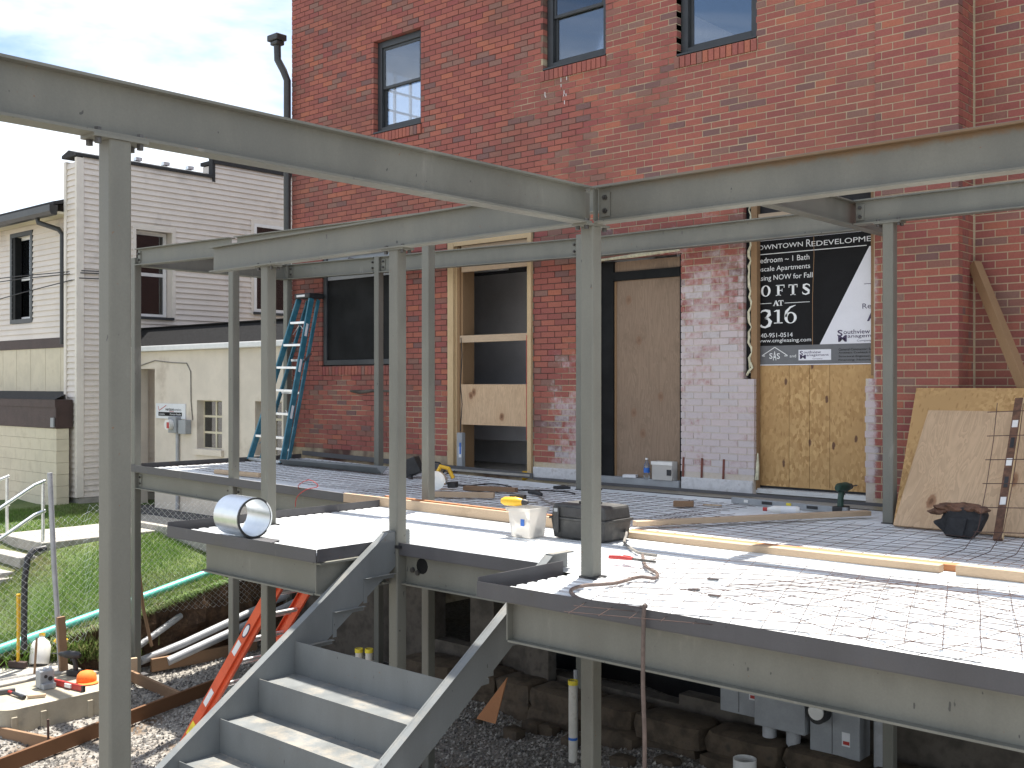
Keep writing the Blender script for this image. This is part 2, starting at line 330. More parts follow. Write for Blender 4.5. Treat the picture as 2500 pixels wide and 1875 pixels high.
def mortar():
    m, t, b = newmat('mortar')
    geo = t.nodes.new('ShaderNodeNewGeometry'); sx = t.nodes.new('ShaderNodeSeparateXYZ'); t.links.new(geo.outputs['Position'], sx.inputs[0])
    n = noise(t, .9, 4, .6); nf = noise(t, 50, 4, .7)
    # tinted red mortar on the old upper left masonry, tan mortar on the pier and low down
    f = mth(t, 'ADD', maprange(t, sx.outputs['X'], -9.5, -5.0), mth(t, 'MULTIPLY', mth(t, 'SUBTRACT', n, .5), 2.2))
    f = mth(t, 'ADD', f, maprange(t, sx.outputs['X'], -4.1, -3.95)); f = mth(t, 'ADD', f, mth(t, 'MULTIPLY', maprange(t, sx.outputs['Z'], 1.6, .6), .6))
    a = mixc(t, maprange(t, f, .35, .75), (.095, .048, .040), (.47, .39, .27))
    a = mixc(t, .3, a, nf, 'OVERLAY'); a = wash_glare(t, a, .45)
    t.links.new(a, b.inputs['Base Color']); b.inputs['Roughness'].default_value = .95; bump(t, b, nf, .5, .004); return m
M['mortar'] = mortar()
def glass(name, tint, refl):
    m, t, b = newmat(name); t.nodes.remove(b); o = t.nodes['Material Output']
    g = N(t, 'ShaderNodeBsdfGlossy'); g.inputs['Roughness'].default_value = .02; g.inputs['Color'].default_value = (.9, .93, .97, 1)
    tr = N(t, 'ShaderNodeBsdfTransparent'); tr.inputs['Color'].default_value = col4(tint); ms = N(t, 'ShaderNodeMixShader')
    fr = t.nodes.new('ShaderNodeLayerWeight'); fr.inputs['Blend'].default_value = .35
    f = mth(t, 'ADD', mth(t, 'MULTIPLY', fr.outputs['Fresnel'], .8), refl)
    t.links.new(f, ms.inputs[0]); t.links.new(tr.outputs[0], ms.inputs[1]); t.links.new(g.outputs[0], ms.inputs[2]); t.links.new(ms.outputs[0], o.inputs['Surface']); return m
M['glass'] = glass('window_glass', (.75, .78, .80), .16)
M['glassin'] = glass('clear_window_glass', (.93, .94, .95), .0)
M['found'] = plain('shaded_foundation', (.105, .09, .074), .95, 0, .4, 4, bmp=.5, c2=(.055, .047, .04))  # deep shade below the deck is put into this dark base
M['annexroof'] = plain('annex_roof', (.012, .012, .013), .9, 0, .3, 25, bmp=.5, spec=.2)
M['glassdk'] = glass('dark_glass', (.25, .27, .30), .12)
M['glassclear'] = glass('clear_plastic', (.86, .88, .9), .05)
# ================================================================== GROUND
GZ = -2.5
def bankx(y): return -12.62 - .38*min(1, max(0, (6.9-y)/1.2))
def lawnz(x, y):
    e = -2.1+.2*(y-5.4); e = max(-2.32, min(-1.25, e)); t = min(1, max(0, (-12.9-x)/2.2)); top = -1.26+.05*max(0, min(3, y-6.5))-.5*max(0, min(2.0, 6.9-y))
    z = min(e, top+.3)*(1-t)+top*t; t2 = min(1, max(0, (-16.2-x)/1.6)); return z*(1-t2)+(-.98-.45*max(0, min(2.0, 6.6-y)))*t2
def axis(fine0, fine1, step, far):
    a = [-far, -far*.4, -far*.15, -far*.06]; b = list(np.arange(fine0, fine1+1e-6, step)); c = [far*.06, far*.15, far*.4, far]
    return [q for q in a if q < fine0-.5]+b+[q for q in c if q > fine1+.5]
xs = axis(-13.6, 4, .16, 900); ys = axis(-2, 10, .16, 900)
gv = []; 
for y in ys:
    for x in xs:
        z = GZ+.035*math.sin(x*2.3+y)*math.cos(y*1.7-x*.6)+.02*math.sin(5*x+1.3*y)
        if x < -13.2: z = -2.6
        gv.append((x, y, z))
nx = len(xs); gf = [(j*nx+i, j*nx+i+1, (j+1)*nx+i+1, (j+1)*nx+i) for j in range(len(ys)-1) for i in range(nx-1)]
def gravelmat():
    m, t, b = newmat('gravel_ground')
    v = t.nodes.new('ShaderNodeTexVoronoi'); v.inputs['Scale'].default_value = 34; t.links.new(t.nodes.new('ShaderNodeNewGeometry').outputs['Position'], v.inputs['Vector'])
    sp = t.nodes.new('ShaderNodeSeparateColor'); t.links.new(v.outputs['Color'], sp.inputs['Color'])
    a = mixc(t, sp.outputs[0], (.16, .145, .125), (.34, .32, .29)); n = noise(t, .8, 5, .6); a = mixc(t, maprange(t, n, .52, .66), a, (.13, .085, .05))
    t.links.new(a, b.inputs['Base Color']); b.inputs['Roughness'].default_value = .95; bump(t, b, v.outputs['Distance'], .7, .02); return m
M['gravel'] = gravelmat()
tag(npmesh('ground', gv, gf, M['gravel']), kind='structure')
# loose gravel in the excavated yard
def stones(n, xr, yr, seed, r0, r1):
    g = np.random.default_rng(seed); c = np.stack([g.uniform(*xr, n), g.uniform(*yr, n), np.full(n, GZ)], 1)
    keep = c[:, 0] > -12.55; c = c[keep]; n = len(c)
    c[:, 2] += .035*np.sin(c[:, 0]*2.3+c[:, 1])*np.cos(c[:, 1]*1.7-c[:, 0]*.6)+.02*np.sin(5*c[:, 0]+1.3*c[:, 1])
    o = np.array([(1,0,0),(-1,0,0),(0,1,0),(0,-1,0),(0,0,1),(0,0,-1)], float); r = g.uniform(r0, r1, (n, 1, 1))
    v = o[None]*r*g.uniform(.55, 1.3, (n, 6, 1)); a = g.uniform(0, 6.28, n); ca, sa = np.cos(a), np.sin(a)
    vx = v[:, :, 0]*ca[:, None]-v[:, :, 1]*sa[:, None]+.3*v[:, :, 2]; vy = v[:, :, 0]*sa[:, None]+v[:, :, 1]*ca[:, None]; v[:, :, 0] = vx; v[:, :, 1] = vy
    v += c[:, None, :]+np.array([0, 0, 1])*r*.25
    f = np.array([(0,2,4),(2,1,4),(1,3,4),(3,0,4),(2,0,5),(1,2,5),(3,1,5),(0,3,5)]); F = (f[None]+(np.arange(n)*6)[:, None, None]).reshape(-1, 3)
    return v.reshape(-1, 3), F
def pebble():
    m, t, b = newmat('gravel_stone'); r = t.nodes.new('ShaderNodeValToRGB'); e = r.color_ramp.elements
    e[0].color = (.10, .095, .09, 1); e[1].color = (.46, .435, .39, 1); q = e.new(.5); q.color = (.27, .25, .225, 1)
    t.links.new(t.nodes.new('ShaderNodeNewGeometry').outputs['Random Per Island'], r.inputs['Fac']); t.links.new(r.outputs['Color'], b.inputs['Base Color']); b.inputs['Roughness'].default_value = .9; return m
v1, f1 = stones(26000, (-12.5, -4.5), (2.6, 8.7), 3, .009, .024)
tag(npmesh('gravel', v1, f1, pebble()), 'crushed grey gravel covering the dug-out yard under the deck', kind='stuff')
# lawn with its dug bank
lx = list(np.arange(-19.5, -13.3, .25)); ly = list(np.arange(-3, 12.01, .12)); bx = [0.30, .17, .08, .03, .0, -.03, -.05, .02, .0, -.04]; bzf = [0, 0, 0, .02, .10, .3, .5, .7, .85, 1.06]
lv = []; ncol = len(lx)+len(bx)
for y in ly:
    xb = bankx(y)
    for x in lx: lv.append((x-.0 if x < -13.3 else x, y, lawnz(x, y)+.02*math.sin(3*x+2*y)))
    zt = lawnz(xb-.05, y)
    for k, (d, q) in enumerate(zip(bx, bzf)):
        w_ = .045*math.sin(7*y+k*1.7)+.03*math.sin(17*y+k) if k > 2 else 0
        lv.append((xb-d+w_, y, zt-(zt-GZ)*q))
lf = [(j*ncol+i, j*ncol+i+1, (j+1)*ncol+i+1, (j+1)*ncol+i) for j in range(len(ly)-1) for i in range(ncol-1)]
def lawnmat():
    m, t, b = newmat('lawn_soil'); n = noise(t, 1.5, 5); geo = t.nodes.new('ShaderNodeNewGeometry'); sx = t.nodes.new('ShaderNodeSeparateXYZ'); t.links.new(geo.outputs['True Normal'], sx.inputs[0])
    g = mixc(t, maprange(t, n, .35, .65), (.075, .12, .028), (.12, .16, .045)); s_ = mixc(t, maprange(t, noise(t, 5, 8, .7), .35, .65), (.055, .032, .020), (.15, .088, .050))
    a = mixc(t, maprange(t, sx.outputs['Z'], .80, .93), s_, g); t.links.new(a, b.inputs['Base Color']); b.inputs['Roughness'].default_value = .95; bump(t, b, noise(t, 30, 6, .7), .9, .03); return m
tag(npmesh('lawn', lv, lf, lawnmat()), kind='structure')
# grass blades
def blades(n, pts, seed, h0, h1, wdt, droop=None):
    g = np.random.default_rng(seed); a = g.uniform(0, 6.28, n); h = g.uniform(h0, h1, n); ln = g.uniform(.1, .7, n)*h; b = g.uniform(0, 6.28, n)
    p = pts; d = np.stack([np.cos(a), np.sin(a), np.zeros(n)], 1)*wdt*g.uniform(.6, 1.3, (n, 1)); l = np.stack([np.cos(b)*ln, np.sin(b)*ln, h], 1)
    if droop is not None: l = l+droop
    v = np.stack([p-d, p+d, p+l*.55+d*.7, p+l*.55-d*.7, p+l], 1); idx = (np.arange(n)*5)[:, None]
    F = np.concatenate([np.stack([idx[:, 0], idx[:, 0]+1, idx[:, 0]+2, idx[:, 0]+3], 1)])
    F3 = np.stack([idx[:, 0]+3, idx[:, 0]+2, idx[:, 0]+4, idx[:, 0]+4], 1)
    return v.reshape(-1, 3), F, F3
def blademesh(name, sets, mat):
    V = []; T = []; o = 0
    for v, F, F3 in sets:
        T.append(F[:, [0, 1, 2]]+o); T.append(F[:, [0, 2, 3]]+o); T.append(F3[:, :3]+o); V.append(v); o += len(v)
    return npmesh(name, np.concatenate(V), np.concatenate(T), mat)
def grassmat():
    m, t, b = newmat('grass_blades'); r = t.nodes.new('ShaderNodeValToRGB'); e = r.color_ramp.elements
    e[0].color = (.10, .195, .035, 1); e[1].color = (.20, .31, .08, 1); q = e.new(.93); q.color = (.26, .25, .12, 1)
    t.links.new(t.nodes.new('ShaderNodeNewGeometry').outputs['Random Per Island'], r.inputs['Fac'])
    a = mixc(t, maprange(t, noise(t, .9, 4), .4, .65), r.outputs['Color'], (.14, .25, .048))
    t.links.new(a, b.inputs['Base Color']); b.inputs['Roughness'].default_value = .55; b.inputs['Specular IOR Level'].default_value = .3
    b.inputs['Transmission Weight'].default_value = 0
    tr = N(t, 'ShaderNodeBsdfTranslucent'); t.links.new(a, tr.inputs['Color']); ms = N(t, 'ShaderNodeMixShader'); ms.inputs[0].default_value = .35
    t.links.new(b.outputs[0], ms.inputs[1]); t.links.new(tr.outputs[0], ms.inputs[2]); t.links.new(ms.outputs[0], t.nodes['Material Output'].inputs['Surface']); return m
def onwalk(x, y): return (-16.45 < x < -14.95 and y > 5.6) or (-16.6 < x < -12.3 and y > 8.62)
pts = []
while len(pts) < 70000:
    y = random.uniform(4.2, 8.75); x = random.uniform(-18.0, bankx(y)+.02)
    if onwalk(x, y) or x < -17.85: continue
    pts.append((x, y, lawnz(x, y)-.005))
pts = np.array(pts)
edge = []
for _ in range(5200):
    y = random.uniform(5.2, 9.0); edge.append((bankx(y)-random.uniform(-.06, .14), y, lawnz(bankx(y), y)-random.uniform(0, .05)))
edge = np.array(edge)
sets = [blades(len(pts), pts, 1, .025, .075, .0042), blades(len(edge), edge, 2, .02, .07, .0042, droop=np.array([.09, -.01, -.075]))]
tag(blademesh('grass', sets, grassmat()), 'green mown grass on the bank beside the chain link fence', kind='stuff')
# weeds hanging at the bank beside the post
wp = []
for _ in range(1500):
    y = random.gauss(6.15, .33); wp.append((bankx(y)+random.uniform(.0, .22), y, -2.2+random.uniform(-.12, .12)))
wp = np.array(wp)
o = blademesh('weeds', [blades(len(wp), wp, 5, .05, .17, .008, droop=np.array([.05, -.02, -.03]))], grassmat()); tag(o, 'tangle of green weeds spilling over the dug bank', kind='stuff')
# sidewalk, steps, alley
b_ = MB(); b_.box(-16.4, -15.0, 6.85, 8.62, -1.55, -1.14); b_.box(-16.4, -12.72, 8.62, 9.25, -1.6, -1.06)
struct(b_, 'sidewalk', M['concrete'], bevel=.012)
struct(MB().box(-17.9, -12.3, 9.25, 11.2, -1.6, -1.03), 'alley', M['shaded_asphalt'])  # dark grey surface stands in for the building's shade on the alley
st = thing('concrete_steps', 'weathered concrete steps dropping from the sidewalk beside the lawn', 'steps', (-15.7, 6.0, -2.2))
for k in range(5):
    MB().box(-16.4, -15.0, 6.85-.3*(k+1)+.004, 6.85-.3*k, -2.3, -1.14-.18*(k+1)).build('step', M['concrete'], st, bevel=.012)
MB().box(-15.0, -14.86, 5.35, 6.86, -2.3, -1.55).build('side_wall', M['concrete'], st, bevel=.01)
def hand(x, lab):
    h = thing('handrail', lab, 'handrail', (x, 6.75, -1.14))
    MB().cyl((x, 6.92, -1.14), (x, 6.92, -.27), .024, 12).build('post', M['alum'], h, True)
    MB().cyl((x, 5.55, -2.0), (x, 5.55, -1.1), .024, 12).build('post', M['alum'], h, True)
    for dz in (0, .42): MB().tube([(x, 6.95, -.28-dz), (x, 6.8, -.33-dz), (x, 5.4, -1.17-dz)], .026, 12).build('rail', M['galv2'], h, True)
hand(-15.1, 'galvanized pipe handrail on the lawn side of the concrete steps'); hand(-16.28, 'galvanized pipe handrail on the house side of the concrete steps')
# old slab by the bank
struct(MB().box(-13.05, -12.2, 3.2, 6.05, -2.52, -2.25), 'footing_slab', M['concrete'], bevel=.015)

# ================================================================== BRICK BUILDING
W = 9.365; BL, BH, J = .2032, .0677, .010
TOP = 7.0
bld = thing('brick_building', 'red brick building with whitewashed lower wall and boarded doorways', 'building', (-5, W, 0))
XL = -12.6
# openings on the main wall: x0,x1,z0,z1
def al(z): return round(z/BH)*BH-.005
OPW = [(-10.83, -9.92, al(4.40), al(5.63)), (-7.90, -7.01, al(4.66), al(5.90)), (-6.10, -5.19, al(4.49), al(5.74)), (-11.92, -10.45, al(1.34), al(2.93)),
       (-9.43, -8.05, .06, al(2.87)), (-7.10, -6.05, .03, al(2.43)), (-5.33, -4.02, al(1.16), al(2.95)), (-5.215, -4.095, .02, al(1.16))]
def cut(x0, x1, z0, z1, ops):
    seg = [(x0, x1)]
    for a, b, c, d in ops:
        if z1 <= c+.012 or z0 >= d-.012: continue
        ns = []
        for s0, s1 in seg:
            if s1 <= a or s0 >= b: ns.append((s0, s1)); continue
            if s0 < a: ns.append((s0, a))
            if s1 > b: ns.append((b, s1))
        seg = ns
    return [q for q in seg if q[1]-q[0] > .025]
def courses(x0, x1, z0, z1, ops, yf, phase=0.):
    res = []; n0 = int(math.ceil(z0/BH))
    for n in range(n0, int(z1/BH)):
        z = n*BH; off = (n % 2)*BL/2+phase; k0 = int(math.floor((x0-off)/BL))
        for k in range(k0, int((x1-off)/BL)+2):
            a = max(x0, k*BL+off); b = min(x1, (k+1)*BL+off-J)
            if b-a < .03: continue
            for s0, s1 in cut(a, b, z, z+BH-J, ops): res.append((s0, s1, yf, z, z+BH-J))
    return res
sills = [(a-.02, b+.02, c-2*BH+.0, c) for a, b, c, d in OPW[:4]]
br = courses(XL, -4.0, .14, 6.95, OPW+sills, W) + courses(-3.998, -3.262, .01, 6.95, [], W-.012, .03) + courses(-3.25, 3.0, .01, 6.95, [(-2.62, -1.6, 4.86, 6.2)], 9.73, .07)
cz = 1.087
def d2(q): return math.hypot((q[0]+q[1])/2, q[2])+.0*q[3]
vis = [q for q in br if q[4] < 1.087+.357*math.hypot((q[0]+q[1])/2, q[2])*1.0 and (q[0] > -4.0) and q[1] < -2.62 and (q[1]-q[0]) > .19]
vis.sort(key=d2); solo = vis[:300]; ss = set(solo)
me1 = None; wp_ = thing  # one shared mesh for the single bricks
def brickbox(x0, x1, y0, z0, z1, dep): return MB().box(x0, x1, y0, y0+dep, z0, z1)
mm = MB().box(-(BL-J)/2, (BL-J)/2, 0, .10, 0, BH-J); me1 = bpy.data.meshes.new('brick'); me1.from_pydata(mm.v, [], mm.f); me1.materials.append(M['brick1'])
bo = Vector(bld.location)
for q in solo:
    o = bpy.data.objects.new('brick', me1); COL.objects.link(o); o.parent = bld; o['_o'] = list(bo)
    sc = (q[1]-q[0])/(BL-J); o.location = Vector(((q[0]+q[1])/2, q[2]+random.uniform(-.002, .002), q[3]))-bo; o.scale = (sc, 1, 1)
BV, BF = [], []
for q in br:
    if q in ss: continue
    j = random.uniform(-.0025, .0025); x0, x1, y, z0, z1 = q; y += j; b0 = len(BV); e = random.uniform(-.001, .001); y2 = y+.096
    BV += [(x0,y,z0+e),(x1,y,z0+e),(x1,y,z1+e),(x0,y,z1+e),(x0,y2,z0+e),(x1,y2,z0+e),(x1,y2,z1+e),(x0,y2,z1+e)]
    BF += [(b0+a, b0+b, b0+c, b0+d) for a, b, c, d in ((0,1,2,3),(1,5,6,2),(0,3,7,4),(3,2,6,7),(0,4,5,1))]
# side return of the pier, facing right
for n in range(0, int(6.95/BH)):
    z = n*BH; off = (n % 2)*.1; y = W-.012+.104
    for a, b in ((0, .09), (.10, .193), (.203, .355)) if n % 2 else ((0, .19), (.20, .295), (.305, .355)):
        x1 = -3.262; y0, y1 = W-.012+.100+a*.72, W-.012+.100+b*.72
        if y1 > 9.726: y1 = 9.726
        b0 = len(BV); BV += [(x1-.05,y0,z),(x1,y0,z),(x1,y1,z),(x1-.05,y1,z),(x1-.05,y0,z+BH-J),(x1,y0,z+BH-J),(x1,y1,z+BH-J),(x1-.05,y1,z+BH-J)]
        BF += [(b0+i, b0+j, b0+k, b0+l) for i, j, k, l in ((0,3,2,1),(4,5,6,7),(0,1,5,4),(1,2,6,5),(2,3,7,6))]
# rowlock sills
for x0, x1, z0, z1 in sills:
    n = int(round((x1-x0)/BH))
    for k in range(n):
        a = x0+(x1-x0)*k/n; b = x0+(x1-x0)*(k+1)/n-.010; b0 = len(BV); y0, y1 = W-.022, W+.09
        BV += [(a,y0,z0+.006),(b,y0,z0+.006),(b,y1,z0+.006),(a,y1,z0+.006),(a,y0,z1-.016),(b,y0,z1-.016),(b,y1,z1),(a,y1,z1)]
        BF += [(b0+i, b0+j, b0+k_, b0+l) for i, j, k_, l in ((0,3,2,1),(4,5,6,7),(0,1,5,4),(1,2,6,5),(2,3,7,6),(3,0,4,7))]
tag(npmesh('bricks', BV, BF, M['brick'], bld), kind='stuff')
# mortar body, decomposed round the openings
def slab(mb, x0, x1, z0, z1, y0, y1, ops):
    xs_ = sorted({x0, x1, *[min(x1, max(x0, v)) for o in ops for v in o[:2]]}); zs_ = sorted({z0, z1, *[min(z1, max(z0, v)) for o in ops for v in o[2:]]})
    for i in range(len(xs_)-1):
        run = None
        for j in range(len(zs_)-1):
            cx_, cz_ = (xs_[i]+xs_[i+1])/2, (zs_[j]+zs_[j+1])/2; free = not any(a < cx_ < b and c < cz_ < d for a, b, c, d in ops)
            if free: run = (run[0] if run else zs_[j], zs_[j+1])
            if (not free or j == len(zs_)-2) and run: mb.box(xs_[i], xs_[i+1], y0, y1, *run); run = None
mb = MB(); opsx = [(a-.006, b+.006, c-.006, d+.006) for a, b, c, d in OPW]
slab(mb, XL+.004, -3.99, -.04, TOP, W+.005, W+.1, opsx)
mb.box(-3.99, -3.27, W-.007, W+.1, -.04, TOP); mb.box(-3.45, -3.268, W+.1, 9.74, -.04, TOP)
slab(mb, -3.268, 3.2, -.04, TOP, 9.735, 9.84, [(-2.62, -1.6, 4.86, 6.2)])
mb.build('mortar_wall', M['mortar'], bld)
MB().box(-12.6, 3.2, 9.2, 18.2, TOP+.002, TOP+.2).build('roof', M['shingle'], bld)
mb = MB(); yw0, yw1, zw0, zw1 = 10.95, 11.95, 5.05, 5.95
def slabx(mb, x0, x1, y0, y1, z0, z1, op):
    a, b, c, d = op; mb.box(x0, x1, y0, a, z0, z1); mb.box(x0, x1, b, y1, z0, z1); mb.box(x0, x1, a, b, z0, c); mb.box(x0, x1, a, b, d, z1)
slabx(mb, XL+.004, XL+.11, W+.102, 18.2, -2.6, TOP, (yw0, yw1, zw0, zw1)); mb.build('end_wall', M['mortar'], bld)
mb = MB(); 
for k in (1, 2): y = yw0+(yw1-yw0)*k/3; mb.box(XL+.03, XL+.07, y-.015, y+.015, zw0, zw1)
for k in (1, 2): z = zw0+(zw1-zw0)*k/3; mb.box(XL+.032, XL+.068, yw0, yw1, z-.014, z+.014)
mb.build('end_window_muntins', M['white'], bld)
MB().box(XL+.112, 3.2, 18.0, 18.2, -2.6, TOP).build('back_wall', M['mortar'], bld)
MB().box(XL+.112, -3.5, W+.11, 18.0, 3.3, 3.5).build('upper_floor', M['wall_in'], bld)
MB().box(XL+.112, -3.5, W+.11, 18.0, -.2, .03).build('ground_floor', M['concrete'], bld)
MB().box(-9.4, -9.3, W+.5, 18.0, 3.5, TOP).build('partition', M['wall_in'], bld)
MB().box(XL+.112, XL+.12, W+.11, yw0, 3.5, TOP).build('plaster', M['wall_in'], bld)
MB().box(XL+.112, XL+.12, yw1, 18, 3.5, TOP).build('plaster', M['wall_in'], bld)
MB().box(XL+.12, -9.4, 13.2, 13.3, 3.5, TOP).build('plaster', M['wall_in'], bld)
MB().box(XL+.12, -9.4, W+.11, 13.2, 6.2, 6.3).build('ceiling', M['wall_in'], bld)
# room behind the open doorway
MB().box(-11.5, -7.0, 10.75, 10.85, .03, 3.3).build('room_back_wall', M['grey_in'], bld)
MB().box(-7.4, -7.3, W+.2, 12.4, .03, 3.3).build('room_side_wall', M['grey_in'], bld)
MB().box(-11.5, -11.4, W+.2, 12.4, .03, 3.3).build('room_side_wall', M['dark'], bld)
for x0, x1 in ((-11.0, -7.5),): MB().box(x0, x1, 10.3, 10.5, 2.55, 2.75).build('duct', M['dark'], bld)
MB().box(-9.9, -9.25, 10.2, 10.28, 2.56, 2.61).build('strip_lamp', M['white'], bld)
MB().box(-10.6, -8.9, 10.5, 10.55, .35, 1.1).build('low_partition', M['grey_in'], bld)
# whitewashed base course
for x0, x1 in ((-8.04, -7.11), (-6.04, -5.225)): MB().box(x0, x1, W-.018, W+.02, .005, .145).build('stone_base', M['concwhite'], bld, bevel=.008)
# brown rusty drips between the doors
for x in (-6.02, -5.80, -5.55): MB().obox((x, W-.0045, .245), (.012, 0, 0), (0, .001, 0), (.004, 0, .1)).build('rust_drip', plain('rust_drip', (.16, .05, .035), .8), bld)
# double hung windows
def window(x0, x1, z0, z1, upper, lower='glass'):
    wd = MB(); y = W+.072; f = .082
    wd.box(x0, x0+f, y, y+.09, z0, z1); wd.box(x1-f, x1, y, y+.09, z0, z1); wd.box(x0+f, x1-f, y, y+.09, z1-f, z1); wd.box(x0+f, x1-f, y, y+.09, z0, z0+f)
    wo = wd.build('window', M['winframe'], bld, bevel=.004); zm = (z0+z1)/2+.0
    for (a, b, yy, g, nm) in ((zm-.02, z1-f, y+.02, M[upper], 'upper_sash'), (z0+f, zm+.02, y+.05, M[lower], 'lower_sash')):
        s_ = MB(); t_ = .035; s_.box(x0+f, x0+f+t_, yy, yy+.025, a, b); s_.box(x1-f-t_, x1-f, yy, yy+.025, a, b); s_.box(x0+f+t_, x1-f-t_, yy, yy+.025, b-t_, b); s_.box(x0+f+t_, x1-f-t_, yy, yy+.025, a, a+t_)
        s_.build(nm, M['winframe'], wo, bevel=.003); MB().box(x0+f+t_, x1-f-t_, yy+.010, yy+.014, a+t_, b-t_).build('pane', g, wo)
    MB().box(x0-.004, x1+.004, W-.005, W+.071, z0-.004, z0+.014).build('sill', M['winframe'], wo)
for (a, b, c, d), u, l in zip(OPW[:3], ('glass', 'glassdk', 'glass'), ('glassin', 'glass', 'glass')): window(a+.004, b-.004, c+.004, d-.003, u, l)
wo = MB(); x0, x1, z0, z1 = -2.62, -1.6, 4.86, 6.2; wo.box(x0, x1, 9.79, 9.83, z0, z1).build('window', M['winframe'], bld)
# ground floor window, blacked out
mb = MB(); x0, x1, z0, z1 = -11.91, -10.46, al(1.34)+.004, al(2.93)-.003; f = .07
mb.box(x0, x0+f, W+.02, W+.08, z0, z1); mb.box(x1-f, x1, W+.02, W+.08, z0, z1); mb.box(x0+f, x1-f, W+.02, W+.08, z1-f, z1); mb.box(x0+f, x1-f, W+.02, W+.08, z0, z0+f)
wo = mb.build('window', M['winframe'], bld, bevel=.004); MB().box(x0+f, x1-f, W+.05, W+.06, z0+f, 2.52).build('pane', M['winboard'], wo); MB().box(x0+f, x1-f, W+.045, W+.06, 2.525, z1-f).build('transom_panel', M['greybox'], wo)
MB().cyl((-11.3, W-.02, 2.78), (-10.9, W-.12, 2.70), .025, 10).build('pipe_stub', M['mill'], wo)
# broken ledge patch under that window, the broken brick's shadow painted into its dark colour
mb = MB(); mb.tube([(-11.30, W-.004, 1.0), (-11.1, W-.010, .985), (-10.85, W-.006, 1.005), (-10.45, W-.004, 1.0)], [.012, .026, .02, .014], 8); mb.build('mortar_scar', M['found'], bld, True)
# open doorway with rough framing
d1 = MB().box(-9.425, -9.325, W-.02, W+.02, .06, 2.86).build('door_frame', M['pineZ'], bld, bevel=.003)
MB().box(-9.36, -9.30, W+.021, W+.10, .06, 2.86).build('stud', M['pineZ'], d1); MB().box(-9.30, -9.262, W+.03, W+.24, .06, 2.86).build('stud', M['pineoldZ'], d1)
MB().box(-9.26, -9.225, W+.05, W+.25, .06, 2.86).build('jamb', M['pineoldZ'], d1)
MB().box(-8.115, -8.055, W-.03, W+.01, .06, 2.86).build('stud', M['pineZ'], d1); MB().box(-9.32, -8.118, W-.02, W+.02, 2.78, 2.86).build('header', M['pineZ'], d1)
MB().box(-9.22, -8.12, W+.021, W+.06, 2.46, 2.777).build('header_board', M['pineX'], d1)
MB().box(-9.25, -8.08, W+.022, W+.06, 1.60, 1.685).build('cross_rail', M['pineX'], d1); MB().box(-9.24, -8.09, W+.025, W+.04, .60, 1.09).build('plywood_guard', M['ply'], d1)
MB().box(-8.123, -8.117, W-.035, W-.031, .45, 1.66).build('red_edge', M['red'], d1)
jb = MB().box(-9.255, -9.165, W-.03, W+.03, .07, .50).build('fixture_box', M['greybox'], bld, bevel=.006); MB().box(-9.215, -9.17, W-.034, W-.031, .20, .33).build('paper_label', M['paper'], jb); MB().box(-9.20, -9.175, W-.038, W-.0345, .24, .38).build('tape', M['bluetape'], jb)
MB().tube([(-9.2, W-.01, 1.66), (-9.17, W-.02, 1.45), (-9.19, W-.03, 1.1), (-9.17, W-.02, .85), (-9.2, W-.02, .52)], .006, 6).build('cable', M['cordblk'], d1, True)
MB().box(-9.42, -8.06, W-.05, W+.11, .032, .058).build('threshold', M['concrete'], bld)
# boarded door
mb = MB(); mb.box(-7.095, -6.93, W+.03, W+.10, .03, 2.42); mb.box(-6.085, -6.055, W+.03, W+.10, .03, 2.42); mb.box(-6.93, -6.085, W+.028, W+.10, 2.205, 2.30)
d2_ = mb.build('door_frame', M['winboard'], bld, bevel=.004); MB().box(-6.93, -6.086, W+.06, W+.075, .10, 2.204).build('plywood_board', M['plydoor'], d2_); MB().box(-6.93, -6.086, W+.06, W+.075, 2.301, 2.41).build('transom_board', M['plydoor'], d2_)
MB().box(-6.93, -6.905, W+.052, W+.059, .10, 2.2).build('edge_strip', M['pineoldZ'], d2_); MB().box(-7.09, -6.06, W-.03, W+.11, .004, .098).build('threshold', M['greybox'], bld)
MB().tube([(-7.1, W-.003, 2.44), (-6.6, W+.0, 2.455), (-6.06, W-.002, 2.47)], [.012, .022, .014], 6).build('foam_bead', M['foam'], bld)
# sign opening: torn frame, timber post, strand board
mb = MB(); mb.box(-5.328, -5.277, W+.055, W+.10, 1.165, 2.94); o = mb.build('black_strip', M['winboard'], bld)
fv = []; z = 1.2
while z < 2.9: fv.append((-5.285+random.uniform(-.018, .022), W+.05, z)); z += .05
MB().tube(fv, [random.uniform(.006, .016) for _ in fv], 6).build('foam_bead', M['foam'], bld)
MB().tube([(-5.31, W+.03, 1.18), (-5.28, W+.02, 1.22), (-5.25, W+.03, 1.25), (-5.27, W+.03, 1.3)], .012, 6).build('foam_bead', M['foam'], bld)
MB().tube([(-5.2, W+.03, .16), (-5.185, W+.02, .3), (-5.19, W+.03, .42)], [.02, .016, .006], 6).build('foam_bead', M['foam'], bld)
MB().box(-5.275, -5.208, W+.045, W+.115, .06, 2.94).build('timber_post', M['pineoldZ'], bld, bevel=.004)
MB().box(-4.065, -4.03, W+.06, W+.115, 1.17, 2.94).build('timber_post', M['pineoldZ'], bld)
xsn = [-5.24, -4.905, -4.695, -4.49, -3.93]
for a, b in zip(xsn, xsn[1:]): MB().box(a+.002, b-.002, W+.122, W+.135, .10, 1.272).build('strand_board', M['osb'], bld)
MB().box(-5.24, -4.05, W+.05, W+.15, .03, .075).build('sill_plate', M['galv'], bld)
MB().box(-5.24, -3.9, W+.14, W+.9, .0, 2.95).build('shaft_back', M['dark'], bld); MB().box(-5.2, -4.05, W+.06, W+.10, 2.66, 2.75).build('header_board', M['pineX'], bld)
